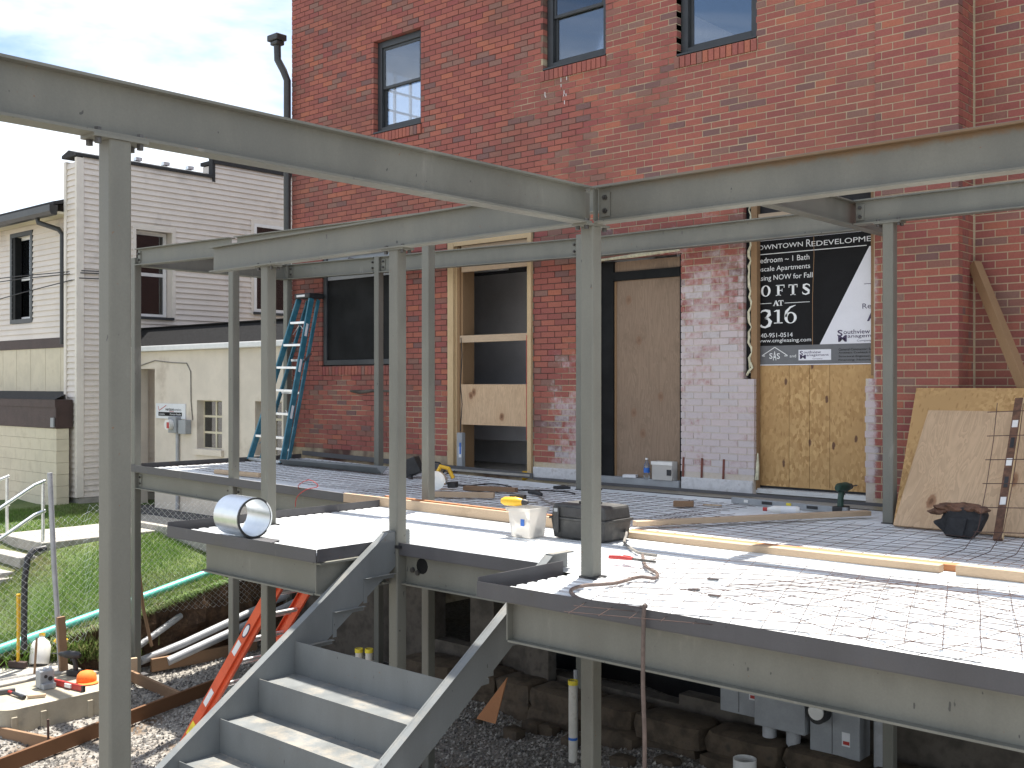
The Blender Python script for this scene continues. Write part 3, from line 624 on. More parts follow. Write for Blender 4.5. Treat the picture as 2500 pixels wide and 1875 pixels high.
for k in range(9): zz = 4.5-random.uniform(0, .3); xx = random.choice((-7.86, -7.62, -7.6, -7.55))+random.uniform(-.02, .02); MB().box(xx, xx+.008, W-.004, W-.002, zz, zz+random.uniform(.02, .05)).build('paint_drip', M['white'], bld)
# alarm strobe / conduit body above the boarded door
MB().cyl((-6.62, W-.05, 2.93), (-6.62, W, 2.93), .045, 16).build('round_fitting', M['blackpl'], bld); MB().obox((-6.62, W-.053, 2.93), (.04, 0, -.04), (0, .003, 0), (.008, 0, .008)).build('fitting_strip', M['white'], bld)
# downspout with elbow
ds = thing('downspout', 'dark round downspout with hopper on the brick corner', 'downspout', (-12.72, 9.25, 0))
MB().tube([(-12.72, 9.20, 5.93), (-12.71, 9.2, 5.72), (-12.63, 9.24, 5.56), (-12.60, 9.285, 5.42), (-12.60, 9.285, -.2)], .052, 14).build('pipe', M['gutter'], ds, True)
mb = MB(); mb.obox((-12.73, 9.2, 6.03), (.12, 0, 0), (0, .09, 0), (0, 0, .045)); mb.obox((-12.72, 9.2, 5.955), (.08, 0, 0), (0, .07, 0), (0, 0, .03)); mb.build('hopper', M['gutter'], ds, bevel=.015)
# roof gutter return behind the hopper
# ------------------------------------------------------------ foundation under the deck
fw = thing('foundation_wall', 'dark basement wall with openings and concrete piers under the deck', 'wall', (-7, 9.3, -2.5))
mb = MB(); fops = [(-9.55, -8.85, -2.05, -.35), (-7.95, -6.0, -2.15, -.3), (-6.0, -5.5, -2.05, -.3)]
slab(mb, -12.59, 3.2, -2.6, -.045, 9.25, 9.44, fops); mb.build('wall', M['found'], fw)
for x0, x1 in ((-8.80, -8.42), (-7.95, -7.60)): MB().box(x0, x1, 9.1, 9.245, -2.35, -.3).build('pier', M['found'], fw, bevel=.01)
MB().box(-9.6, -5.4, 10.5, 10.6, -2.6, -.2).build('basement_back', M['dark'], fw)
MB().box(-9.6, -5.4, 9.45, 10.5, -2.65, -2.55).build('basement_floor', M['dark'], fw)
def rock(mb, c, r, seed):
    g = random.Random(seed); n, m = 9, 6; vs = []; ex = [g.uniform(.8, 1.15) for _ in range(40)]
    for i in range(m+1):
        th = math.pi*i/m
        for k in range(n):
            ph = 2*math.pi*k/n; q = .90+.18*g.random()
            sq = lambda t: math.copysign(abs(t)**.38, t)
            vs.append((c[0]+r[0]*q*sq(math.sin(th)*math.cos(ph)), c[1]+r[1]*q*sq(math.sin(th)*math.sin(ph)), c[2]+r[2]*(.92+.1*g.random())*sq(math.cos(th))))
    mb.add(vs, [(i*n+k, (i+1)*n+k, (i+1)*n+(k+1)%n, i*n+(k+1)%n) for i in range(m) for k in range(n)])
x = -9.6; i = 0; sgrp = thing('stone_footing', 'rough rubble stone footing ledge under the deck', 'footing', (-7, 8.9, -2.6))
while x < -3.2:
    wd = random.uniform(.45, .95); mb = MB(); rock(mb, (x+wd/2, 8.95+random.uniform(-.03, .05), -2.28), (wd/2+.02, .24, .13), i); mb.build('stone', M['stone'], sgrp, True)
    mb = MB(); w2 = wd*.9; rock(mb, (x+wd/2+random.uniform(-.1, .1), 8.86+random.uniform(-.05, .1), -2.52), (w2/2+.05, .24, .17), i+99); mb.build('stone', M['stone'], sgrp, True); x += wd; i += 1
for k in range(14):
    mb = MB(); xx = random.uniform(-9.5, -4.5); rr = random.uniform(.05, .13); rock(mb, (xx, random.uniform(8.2, 8.6), -2.49), (rr, rr*.8, rr*.6), 300+k); mb.build('stone', M['stone'], sgrp, True)
# ================================================================== STEEL FRAME
def rise(x): return .02*max(0., -7.5-x)
CW = .09
def hss(mb, x, y, z0, z1, wd=CW, r=.010):
    h = wd/2; poly = []
    for cx_, cy_, a0 in ((h-r, h-r, 0), (-h+r, h-r, 90), (-h+r, -h+r, 180), (h-r, -h+r, 270)):
        for k in range(4): a = rad(a0+30*k); poly.append((cx_+r*math.cos(a), cy_+r*math.sin(a)))
    return mb.prism(poly, (x, y, z0), (1,0,0), (0,1,0), (0,0,z1-z0))
def column(x, y, z1, lab, cap=True, z0=GZ, collar=True, capdir='x'):
    c = thing('steel_column', lab, 'column', (x, y, z0), 'grey square steel columns of the porch frame')
    o = hss(MB(), x, y, z0+.02, z1-(.014 if cap else 0)).build('post', M['steel'], c)
    MB().box(x-.11, x+.11, y-.11, y+.11, z0-.01, z0+.019).build('base_plate', M['mill'], c)
    if cap:
        dx, dy = (.11, .055) if capdir == 'x' else (.055, .11)
        MB().box(x-dx, x+dx, y-dy, y+dy, z1-.013, z1).build('cap_plate', M['steel'], c)
        for sx in (-1, 1):
            px, py = (x+sx*.085, y) if capdir == 'x' else (x, y+sx*.085)
            for q in (-1, 1):
                ox, oy = (0, q*.033) if capdir == 'x' else (q*.033, 0)
                MB().cyl((px+ox, py+oy, z1-.035), (px+ox, py+oy, z1-.0135), .014, 6).build('bolt', M['bolt'], c); MB().cyl((px+ox, py+oy, z1+.0115), (px+ox, py+oy, z1+.024), .014, 6).build('bolt', M['bolt'], c)
    if collar: MB().box(x-CW/2-.006, x+CW/2+.03, y-CW/2-.008, y+CW/2+.01, -.05+rise(x), -.03+rise(x)).build('deck_gap', M['blackpl'], c)
    return c
FZ = 2.022; MZ = 2.455
column(-3.849, 2.04, FZ, 'grey steel column nearest the camera standing left of the stairs', collar=False, capdir='y')
column(-3.849, 5.0, FZ, 'grey steel column at the corner where the two front beams meet', capdir='y')
column(-5.612, 5.075, FZ+.015, 'grey steel column at the head of the stairs beside the left stringer')
column(-7.21, 5.13, FZ+.02, 'grey steel column on the landing beside the coil of sheet metal')
column(-3.525, 8.54, 2.405, 'grey steel column in front of the brick pier beside the sign')
column(-7.125, 6.82, MZ, 'grey steel column on the deck just right of the stair head column', cap=False)
column(-10.185, 6.79, MZ+.06, 'grey steel column bolted into the rear deck beam behind the sheet coil', cap=False, collar=False)
column(-12.29, 6.79, MZ+.19, 'grey steel column at the far left corner of the rear deck', cap=False, collar=False)
column(-7.115, 9.075, 2.69, 'grey steel column by the wall hidden behind the corner column', cap=False)
column(-10.42, 9.10, 2.72, 'slim grey steel column by the wall in front of the blacked-out window', cap=False)
column(-12.34, 9.10, 2.75, 'grey steel column by the wall behind the blue stepladder', cap=False)
def ibeam(p, q, zb, d, lab, bf=.10, mat=None, rb=0., ends=(), clipside=-1):
    """p,q: (x,y) axis ends; zb bottom; rb extra rise at p end"""
    mat = mat or M['steel']; p3, q3 = Vector((p[0], p[1], zb+(rise(p[0]) if rb else 0))), Vector((q[0], q[1], zb+(rise(q[0]) if rb else 0)))
    c = thing('steel_beam', lab, 'beam', tuple(p3), 'grey steel beams of the porch frame'); t = .011
    up = Vector((0,0,1))
    MB().bar(p3+up*d/2, q3+up*d/2, .008, d-2*t).build('web', mat, c)
    MB().bar(p3+up*t/2, q3+up*t/2, bf, t).build('flange', mat, c); MB().bar(p3+up*(d-t/2), q3+up*(d-t/2), bf, t).build('flange', mat, c)
    n = (q3-p3).normalized(); sd = n.cross(up).normalized()*clipside
    for e in ends:   # bolted clip angles at parameter e (metres from p), sign gives side facing
        b = p3+n*abs(e); 
        MB().obox(b+up*d*.5+sd*.009, n*.032, sd*.0045, up*d*.33).build('clip_angle', mat, c)
        for k in (-.2, .2):
            cc = b+up*d*(.5+k*.9)+sd*.0135; MB().cyl(cc, cc+sd*.016, .015, 6).build('bolt', M['bolt'], c); MB().cyl(cc+sd*.016, cc+sd*.024, .008, 8).build('bolt', M['bolt'], c)
    return c
BD = .213
ibeam((-3.849, -1.2), (-3.849, 4.945), FZ, BD, 'long grey beam running overhead from the near column to the corner column', ends=(), clipside=1)
b2 = ibeam((-3.79, 5.0), (1.6, 5.0), FZ, BD, 'rust-streaked grey beam running right from the corner column', mat=M['steelrust'], ends=(.055,), clipside=1)
ibeam((-7.96, 5.11), (-3.91, 5.02), FZ+.015, BD, 'grey beam on the front columns running left from the corner column')
MB().box(-3.905, -3.897, 4.955, 5.05, FZ+.014, FZ+BD-.014).build('stiffener', M['steel'], b2); MB().box(-3.80, -3.792, 4.955, 4.994, FZ+.014, FZ+BD-.014).build('stiffener', M['steel'], b2)
ibeam((-12.24, 6.79), (-10.235, 6.79), MZ-.0, .205, 'short grey roof beam at the far left rear corner', rb=1, ends=(.045,), clipside=1)
ibeam((-10.135, 6.80), (-7.175, 6.815), MZ, .205, 'grey roof beam hidden behind the front left beam', rb=1)
ibeam((-7.075, 6.82), (1.6, 6.82), MZ, .205, 'grey roof beam peeking above the rusty front beam')
ibeam((-12.29, 6.85), (-12.34, 9.05), MZ+.09, .205, 'dark underside roof beam at the left end near the siding house')
ibeam((-12.29, 9.10), (-10.47, 9.10), MZ, .205, 'grey roof beam along the wall over the blue stepladder', rb=1, ends=(.05, 1.77), clipside=1)
ibeam((-10.37, 9.10), (-7.165, 9.10), MZ, .205, 'grey roof beam along the wall over the open doorway', rb=1, ends=(.05, 3.15), clipside=1)
ibeam((-7.065, 9.10), (-3.92, 9.10), MZ-.01, .205, 'grey roof beam along the wall over the boarded door and sign', mat=M['steelrust'])
ibeam((-3.87, 6.88), (-3.87, 9.30), 2.405, .205, 'grey cross beam running back to the wall above the sign', clipside=1)
ibeam((-3.81, 8.54), (1.6, 8.54), 2.405, .205, 'grey roof beam resting on the pier column at right', ends=(.04,), clipside=1)
# --- deck edge plates and beams
def edge(p, q, lab, z1=.0, h=.082, rs=False, inset=0.):
    a, b = Vector((p[0], p[1], z1)), Vector((q[0], q[1], z1))
    if rs: a.z += rise(a.x); b.z += rise(b.x)
    o = thing('edge_plate', lab, 'edge plate', tuple(a), 'dark steel edge plates round the deck')
    MB().bar(a-Vector((0,0,h/2)), b-Vector((0,0,h/2)), .006, h).build('plate', M['mill'], o)
    n = (b-a).normalized(); sd = n.cross(Vector((0,0,1))); m_ = MB(); L_ = (b-a).length
    if inset: MB().bar(a-Vector((0,0,h+.003))-sd*inset*.5, b-Vector((0,0,h+.003))-sd*inset*.5, abs(inset), .005).build('leg', M['mill'], o)
    return o
edge((-4.09, 4.287), (1.6, 4.287), 'long dark steel edge plate on the front of the right deck', z1=.004, inset=.08)
edge((-4.087, 4.291), (-4.087, 5.03), 'dark steel edge plate on the stair side of the right deck', z1=.026, h=.10)
edge((-5.62, 5.05), (-4.16, 5.05), 'dark steel edge plate at the head of the stairs', z1=-.012, inset=.06)
edge((-7.50, 4.405), (-5.665, 4.405), 'dark steel edge plate on the front of the small landing', z1=.0, inset=.08)
edge((-5.66, 4.41), (-5.66, 5.02), 'dark steel edge plate on the stair side of the landing', z1=.002)
edge((-7.503, 4.408), (-7.503, 6.70), 'dark steel edge plate along the left side of the landing', z1=.026, h=.10)
edge((-12.33, 6.735), (-7.51, 6.735), 'dark steel edge plate along the front of the rear deck', z1=.008, rs=True, inset=.06)
edge((-12.335, 6.74), (-12.335, 9.33), 'dark steel edge plate across the far left end of the rear deck', z1=.11)
edge((-12.3, 9.322), (-8.02, 9.322), 'dark steel angle along the foot of the brick wall left of the boarded door', z1=.062, rs=True, h=.062)
edge((-8.0, 9.318), (-3.6, 9.318), 'dark steel angle along the foot of the whitewashed wall', z1=.03, h=.03)
def dbeam(p, q, zb, d, lab, rs=0, ends=(), clipside=1, bf=.10): return ibeam(p, q, zb, d, lab, bf, None, rs, ends, clipside)
fb = dbeam((-3.90, 4.375), (1.6, 4.375), -.308, .222, 'long grey beam under the front edge of the right deck')
MB().box(-3.908, -3.9, 4.325, 4.43, -.296, -.088).build('end_plate', M['steel'], fb)
nb = dbeam((-5.565, 5.115), (-3.9, 5.115), -.306, .215, 'grey beam under the stair head edge with burn marks')
lb = dbeam((-7.09, 4.49), (-5.72, 4.47), -.308, .222, 'grey beam under the front of the small landing')
dbeam((-5.70, 4.43), (-5.70, 5.04), -.306, .215, 'short grey beam on the stair side of the landing')
dbeam((-7.09, 4.53), (-7.09, 6.74), -.308, .215, 'grey beam under the left side of the landing')
dbeam((-12.24, 6.80), (-10.235, 6.80), -.285, .21, 'grey rear deck beam between the two left columns', 1, (.05, 1.97))
dbeam((-10.135, 6.80), (-7.17, 6.80), -.285, .21, 'grey rear deck beam running to the landing', 1, (.05,))
dbeam((-7.07, 6.82), (1.6, 6.82), -.306, .21, 'grey floor beam hidden under the middle of the deck')
dbeam((-12.3, 9.20), (1.6, 9.20), -.285, .205, 'grey ledger beam under the deck along the wall')
for x_, z_, r_, nm_, mt_ in ((-5.40, -.165, .055, 'weld_burn', 'winboard'), (-5.49, -.20, .018, 'bolt', 'bolt'), (-5.44, -.215, .018, 'bolt', 'bolt')): MB().cyl((x_, 5.1105, z_), (x_, 5.108 if nm_ == 'weld_burn' else 5.095, z_), r_, 14).build(nm_, M[mt_], nb)
# --- corrugated deck
DZ = -.035
dk = thing('corrugated_deck', 'bright galvanized corrugated steel deck pan covering the porch', 'deck', (-6, 7, 0))
def sheet(x0, x1, y0, y1, z=0., nm='deck_sheet', parent=None, mat=None, pitch=.09, dep=.014, rs=False):
    prof = [(0, -dep), (.016, -dep), (.0235, 0), (.060, 0), (.0675, -dep)]; ys_ = []
    y = y0; k = 0
    while y < y1-1e-4:
        for a, h in prof[:-1]:
            yy = y+a*pitch/.0675
            if yy < y1: ys_.append((yy, h))
        y += pitch
    ys_.append((y1, -dep)); mb = MB(); xs_ = [x0, (x0+x1)/2, x1]; n = len(ys_)
    vs = [(x, yy, DZ+z+h+(rise(x) if rs else 0)+random.uniform(-.0007, .0007)) for x in xs_ for yy, h in ys_]
    fs = [(i*n+k, (i+1)*n+k, (i+1)*n+k+1, i*n+k+1) for i in range(2) for k in range(n-1)]
    return mb.add(vs, fs).build(nm, mat or M['galv'], parent or dk)
P_ = .09
def rows(y0, y1, nper=8):
    out_ = []; y = y0
    while y < y1-.03: out_.append((y, min(y1, y+nper*P_))); y += nper*P_
    return out_
for i, (a, b) in enumerate(rows(4.292, 5.06)): sheet(-3.99, 1.55, a, b)
for a, b in rows(4.412, 5.06): sheet(-7.41, -5.70, a, b)
for i, (a, b) in enumerate(rows(5.062, 9.30)):
    xm = (-3.1, -4.6, -2.6)[i % 3]; sheet(-7.49, xm, a, b, -.001*(i % 2)); sheet(xm+.004-.03, 1.55, a, b, -.0005-.001*((i+1) % 2))
for i, (a, b) in enumerate(rows(6.745, 9.30)): sheet(-12.2, -7.495, a, b, .0, rs=True)
# --- stairs
stt = thing('steel_stairs', 'grey steel pan stairs without rails and with upper treads missing', 'stairs', (-4.9, 3.0, -2.5))
def stringer(x, lab):
    # plate profile in (y,z): slope .68
    s = .68; top0 = (5.165, .066); k = (4.963, .063) ; dn = .285
    yb = 1.0; zb = k[1]-s*(k[0]-yb)
    poly = [(5.165, .066), (4.963, .063), (yb, zb), (yb, zb-dn), (5.07, k[1]-s*(k[0]-5.07)-dn), (5.165, -.20)]
    return MB().prism([(a, b) for a, b in poly], (x-.006, 0, 0), (0,1,0), (0,0,1), (.012, 0, 0))
def channel(x, sgn):
    mb = stringer(x, ''); s = .68; L0 = Vector((x+sgn*.025, 4.963, .063)); L1 = Vector((x+sgn*.025, 1.0, .063-s*3.963))
    mb.obox((L0+L1)/2+Vector((0, 0, -.003)), (L1-L0)/2, (.031, 0, 0), Vector((0, .0025, .0036)))
    mb.box(min(x, x+sgn*.056), max(x, x+sgn*.056), 4.963, 5.165, .060, .0685)
    return mb
for x, sg in ((-5.59, -1), (-4.165, 1)): fixn(channel(x, sg).build('stringer', M['stair'], stt))
for k in range(9):
    yr = 4.178-.2755*k; zt = -.545-.1815*k
    MB().box(-5.582, -4.173, yr-.004, yr, zt-.205, zt).build('riser', M['stair'], stt)
    MB().box(-5.582, -4.173, yr-.2755, yr-.0042, zt-.210, zt-.2052).build('tread', M['stair'], stt)
for k, (yf, yb_, z) in enumerate(((4.74, 5.012, -.22), (4.477, 4.739, -.405), (4.20, 4.47, -.584))):
    for x, sg in ((-5.5835, 1), (-4.1715, -1)):
        mb = MB(); mb.box(min(x, x+sg*.03), max(x, x+sg*.03), yf, yb_, z-.004, z); mb.box(min(x, x+sg*.004), max(x, x+sg*.004), yf, yf+.03, z-.17, z-.004); mb.box(min(x, x+sg*.004), max(x, x+sg*.004), yf+.03, yb_, z-.03, z-.004); mb.build('seat_angle', M['stair'], stt)
# --- lumber brace at far right of the wall
bm = thing('timber_brace', 'pale timber leaning against the brick beside the plywood sheets', 'timber', (-2.6, 9.2, 0)); MB().bar((-3.235, 9.66, 2.14), (-2.25, 9.05, .03), .075, .09).build('stud', M['pineoldZ'], bm, bevel=.004)
BEFORE = {o.name for o in bpy.data.objects}
# ================================================================== THINGS ON THE DECK
def lumber(p, q, wd, ht, lab, mat='pineX', z=.0, grp='loose lumber on the deck', lift=.0):
    zc = z+ht/2; o = MB().bar((p[0], p[1], zc), (q[0], q[1], zc), wd, ht).build('lumber', M[mat], bevel=.003); return tag(o, lab, 'lumber', grp)
redpine = M['pineX2'] = wood('reddish_lumber', (.50, .235, .11), (.34, .13, .06), (.6, 14, 14))
lumber((-7.85, 6.40), (-4.60, 6.27), .038, .085, 'long pale board lying behind the toolbox, nearest the stairs')
lumber((-7.35, 6.47), (-4.70, 6.34), .038, .089, 'long reddish board lying behind the toolbox against the pale one', 'pineX2')
lumber((-4.57, 6.255), (-2.26, 6.30), .085, .045, 'long board lying right of the toolbox')
lumber((-4.60, 6.36), (-1.35, 6.42), .085, .04, 'long board lying behind the board right of the toolbox', 'pineX2')
lumber((-2.22, 6.36-.06), (-1.0, 6.30), .088, .06, 'thick board end entering from the right edge on the deck')
lumber((-4.72, 6.62), (-3.66, 8.50), .085, .04, 'board lying diagonally from the toolbox towards the pier column', z=.022)
lumber((-7.66, 7.83), (-7.10, 8.02), .085, .045, 'short brown block of lumber right of the circular saw', 'pineold', z=.015)
lumber((-7.45, 7.16), (-6.92, 7.50), .085, .05, 'short pale offcut of lumber in front of the circular saw', z=.012)
lumber((-10.75, 6.92), (-9.90, 6.95), .06, .05, 'small orange-toned lumber piece on the rear deck edge', z=.07)
lumber((-5.28, 8.05), (-5.12, 8.13), .09, .05, 'small brown wood block on the deck before the boarded door', 'pineold', z=.01)
lumber((-5.12, 8.28), (-4.96, 8.34), .03, .012, 'thin wood scrap beside the small brown block', z=.01)
# welded wire mesh
def wiremesh(x0, x1, y0, y1, lab, dx=.152, dy=.152, zf=None, rot=0., c=None, r=.0016, rs=False):
    mb = MB(); zf = zf or (lambda x, y: .012+.006*math.sin(3*x+y)+.006*math.sin(4*y)); cx_, cy_ = c or ((x0+x1)/2, (y0+y1)/2); ca, sa = math.cos(rot), math.sin(rot)
    def T(x, y):
        X_, Y_ = cx_+(x-cx_)*ca-(y-cy_)*sa, cy_+(x-cx_)*sa+(y-cy_)*ca; return (X_, Y_, zf(x, y)+(rise(X_) if rs else 0))
    n = int((x1-x0)/dx); m = int((y1-y0)/dy)
    for i in range(n+1):
        x = x0+i*dx; k = max(2, int((y1-y0)/.3)); j = random.uniform(-.006, .006); mb.tube([T(x+j*math.sin(9*t/k), y0-.03+(y1-y0+.06)*t/k) for t in range(k+1)], r, 4, False)
    for i in range(m+1):
        y = y0+i*dy; k = max(2, int((x1-x0)/.3)); mb.tube([T(x0-.03+(x1-x0+.06)*t/k, y) for t in range(k+1)], r, 4, False)
    return tag(mb.build('wire_mesh', M['rebar']), lab, 'wire mesh', 'sheets of welded wire mesh on the deck')
wiremesh(-12.1, -8.3, 7.2, 9.15, 'sheet of rusty wire mesh on the rear deck by the stepladder', rs=True)
wiremesh(-8.6, -4.9, 6.95, 8.85, 'sheet of rusty wire mesh on the deck round the circular saw', zf=lambda x, y: .016+.007*math.sin(2.2*x+y))
wiremesh(-5.0, -1.2, 6.55, 8.2, 'sheet of rusty wire mesh on the deck before the plywood sheets', zf=lambda x, y: .020+.012*math.sin(2.7*x+2*y), rot=.04)
wiremesh(-3.55, -1.55, 4.36, 5.9, 'buckled sheet of rusty wire mesh on the front of the right deck', zf=lambda x, y: .022+.05*(.5+.5*math.sin(2.6*(x+.6*y)))*max(0, min(1, (y-4.35)/.5)), rot=.33, c=(-2.5, 5.1), dy=.14)
wiremesh(-2.9, -1.3, 4.5, 5.75, 'second buckled sheet of rusty wire mesh overlapping at the front right', zf=lambda x, y: .02+.06*(.5+.5*math.sin(3.1*x-2*y)), rot=-.22, c=(-2.1, 5.1))
# mesh end curling up at the right
mb = MB()
for i in range(7):
    x = -2.52+.16*i; mb.tube([(x, 6.9, .02), (x+.03, 7.25, .04), (x+.06, 7.42, .16), (x+.10, 7.46, .45), (x+.15, 7.44, .75), (x+.2, 7.36, 1.0)], .0028, 4)
for z, y in ((.14, 7.40), (.3, 7.45), (.46, 7.46), (.62, 7.455), (.78, 7.43), (.94, 7.38)): mb.tube([(-2.5+.12*z, y-.003, z), (-2.0+.14*z, y, z+.03), (-1.4+.14*z, y, z+.07)], .0028, 4)
tag(mb.build('wire_mesh', M['rebar']), 'end of wire mesh curling up in front of the plywood sheets', 'wire mesh', 'sheets of welded wire mesh on the deck')
# plywood sheets leaning on the wall
def panel(p0, p1, h0, h1, th, lab, mat):
    """bottom edge p0-p1 (x,y), leaning to the top edge h0-h1 (x,y,z)"""
    a, b, c, d = Vector((*p0, .006)), Vector((*p1, .006)), Vector(h1), Vector(h0); n = (b-a).cross(d-a).normalized()*th
    o = MB().add([a, b, c, d, a-n, b-n, c-n, d-n], [(0,1,2,3),(7,6,5,4),(0,4,5,1),(1,5,6,2),(2,6,7,3),(3,7,4,0)]).build('leaning_panel', M[mat]); return tag(o, lab, 'plywood', 'panels leaning on the brick wall')
panel((-3.42, 8.36), (-1.3, 8.36), (-3.60, 9.30, 1.085), (-1.5, 9.30, 1.085), -.012, 'taller yellowish strand board panel leaning on the brick', 'osb')
panel((-3.405, 8.325), (-1.7, 8.325), (-3.43, 9.13, .895), (-1.75, 9.13, .895), -.015, 'plywood sheet with knots leaning in front at right', 'ply')
# brown level leaning against the plywood
lv_ = thing('spirit_level', 'brown box level standing against the plywood sheet', 'level', (-2.52, 8.1, 0)); a, b = Vector((-2.535, 8.05, .01)), Vector((-2.66, 8.97, 1.01))
MB().bar(a, b, .06, .025, up=(0, -1, .9)).build('body', M['leather'], lv_); u_ = (b-a).normalized(); nn = Vector((0, -1, .9)).normalized()
for t in (.25, .52, .8): c_ = a.lerp(b, t)+nn*.014; MB().obox(c_, u_*.035, u_.cross(nn)*.02, nn*.003).build('vial', M['hazy'], lv_)
for t in (.38, .66): c_ = a.lerp(b, t)+nn*.0135; MB().obox(c_, u_*.05, u_.cross(nn)*.014, nn*.002).build('grip_slot', M['blackpl'], lv_)
MB().bar(a+Vector((.034, 0, .01)), b+Vector((.034, 0, .0)), .006, .03, up=(0, -1, .9)).build('edge', M['pineZ'], lv_)
# tool pouch
tp = thing('tool_pouch', 'black canvas tool pouch with brown leather top before the plywood', 'tool bag', (-2.84, 8.05, 0))
def cloth(mb, c, r, seed, fold=.14, n=26, m=14, flat=.0):
    g = random.Random(seed); ph = [g.uniform(0, 6.28) for _ in range(8)]; vs = []
    for i in range(m+1):
        th = math.pi*i/m
        for k in range(n):
            a = 2*math.pi*k/n; q = 1+fold*(math.sin(3*a+ph[0]+2*th)*.5+math.sin(5*a-3*th+ph[1])*.35+math.sin(9*a+5*th+ph[2])*.22)+.03*g.uniform(-1, 1); z = math.cos(th)
            vs.append((c[0]+r[0]*q*math.sin(th)*math.cos(a), c[1]+r[1]*q*math.sin(th)*math.sin(a), max(flat, c[2]+r[2]*z*(1+.5*(q-1)))))
    return mb.add(vs, [(i*n+k, (i+1)*n+k, (i+1)*n+(k+1)%n, i*n+(k+1)%n) for i in range(m) for k in range(n)])
po_ = [(-.20, .105), (-.12, .04), (-.09, .004), (.08, .0), (.13, .05), (.185, .17), (.15, .215), (.02, .225), (-.10, .205), (-.13, .13)]
fixn(MB().prism(po_, (-2.80, 8.0, .003), (1, 0, 0), (0, .06, 1), (0, .15, 0)).build('pouch', M['bag'], tp, False, bevel=.026))
MB().prism([(-.07, .02), (.06, .02), (.09, .15), (-.05, .15)], (-2.82, 7.985, .0), (1, 0, 0), (0, .06, 1), (0, .016, 0)).build('pocket', M['bag'], tp, False, bevel=.006)
for k, (x, y, z, rx, ry, rz) in enumerate(((-2.88, 8.07, .215, .10, .07, .032), (-2.77, 8.09, .225, .11, .06, .030), (-2.67, 8.06, .215, .075, .06, .026), (-2.95, 8.02, .185, .055, .05, .022))): cloth(MB(), (x, y-.01, z+.0), (rx, ry, rz), 20+k, .42).build('leather_flap', M['leather'], tp, True)
# toolbox
tb = thing('toolbox', 'large dusty black plastic toolbox on the deck behind the corner column', 'toolbox', (-4.64, 6.03, 0)); x0, x1, y0, y1 = -4.885, -4.395, 5.86, 6.19
mb = MB(); mb.add([(x0+.02,y0+.012,.008),(x1-.02,y0+.012,.008),(x1-.02,y1-.01,.008),(x0+.02,y1-.01,.008),(x0,y0,.150),(x1,y0,.150),(x1,y1,.150),(x0,y1,.150)], [(0,3,2,1),(4,5,6,7),(0,1,5,4),(1,2,6,5),(2,3,7,6),(3,0,4,7)])
tbm = M['tbox'] = plain('dusty_black_plastic', (.045, .045, .044), .6, 0, .35, 7, c2=(.10, .095, .085)); mb.build('body', tbm, tb, bevel=.012)
mb = MB(); mb.add([(x0,y0,.152),(x1,y0,.152),(x1,y1,.152),(x0,y1,.152),(x0+.012,y0+.008,.255),(x1-.012,y0+.008,.255),(x1-.012,y1-.012,.255),(x0+.012,y1-.012,.255)], [(0,3,2,1),(4,5,6,7),(0,1,5,4),(1,2,6,5),(2,3,7,6),(3,0,4,7)]); mb.build('lid', tbm, tb, bevel=.02)
MB().box(x0-.01, x1+.012, y0-.008, y1+.008, .144, .160).build('rim', tbm, tb, bevel=.004)
for x in (x0+.045, x1-.085): la = MB().box(x, x+.045, y0-.022, y0-.009, .05, .235).build('latch', tbm, tb, bevel=.004); MB().box(x+.006, x+.04, y0-.026, y0-.0225, .20, .225).build('buckle', M['greybox'], la)
MB().box(x0+.13, x1-.11, y0-.004, y0+.006, .17, .235).build('recess_panel', M['blackpl'], tb); MB().box(-4.72, -4.56, 5.98, 6.06, .256, .272).build('handle', tbm, tb, bevel=.006)
# clear plastic bin with contents
bn = thing('plastic_bin', 'translucent plastic bin of scraps standing beside the toolbox', 'bin', (-5.04, 5.8, 0)); x0, x1, y0, y1, h = -5.14, -4.93, 5.70, 5.90, .215
mb = MB(); i_ = .016
for (ax, ay, bx_, by) in ((x0+i_, y0+i_, x1-i_, y0+i_), (x1-i_, y0+i_, x1-i_, y1-i_), (x1-i_, y1-i_, x0+i_, y1-i_), (x0+i_, y1-i_, x0+i_, y0+i_)):
    def up(x, y): return (x0 if x < (x0+x1)/2 else x1, y0 if y < (y0+y1)/2 else y1, h)
    mb.quad((ax, ay, .006), (bx_, by, .006), up(bx_, by), up(ax, ay))
mb.quad((x0+i_, y0+i_, .006), (x0+i_, y1-i_, .006), (x1-i_, y1-i_, .006), (x1-i_, y0+i_, .006))
def trans():
    m, t, b = newmat('translucent_plastic'); o = t.nodes['Material Output']; b.inputs['Base Color'].default_value = (.80, .78, .74, 1); b.inputs['Roughness'].default_value = .35
    tr = N(t, 'ShaderNodeBsdfTransparent'); tl = N(t, 'ShaderNodeBsdfTranslucent'); tl.inputs['Color'].default_value = (.8, .78, .74, 1); m1, m2 = N(t, 'ShaderNodeMixShader'), N(t, 'ShaderNodeMixShader')
    m1.inputs[0].default_value = .45; m2.inputs[0].default_value = .25; t.links.new(b.outputs[0], m1.inputs[1]); t.links.new(tl.outputs[0], m1.inputs[2]); t.links.new(m1.outputs[0], m2.inputs[1]); t.links.new(tr.outputs[0], m2.inputs[2]); t.links.new(m2.outputs[0], o.inputs['Surface']); return m
M['trans'] = trans(); mb.build('body', M['trans'], bn); mb = MB(); mb.box(x0-.012, x1+.012, y0-.012, y0, h-.02, h+.004); mb.box(x0-.012, x1+.012, y1, y1+.012, h-.02, h+.004); mb.box(x0-.012, x0, y0, y1, h-.02, h+.004); mb.box(x1, x1+.012, y0, y1, h-.02, h+.004); mb.build('rim', M['trans'], bn)
mb = MB()
for k in range(12): rock(mb, (random.uniform(x0+.05, x1-.05), random.uniform(y0+.05, y1-.05), .035+.03*random.random()), (.03, .03, .02), 700+k)
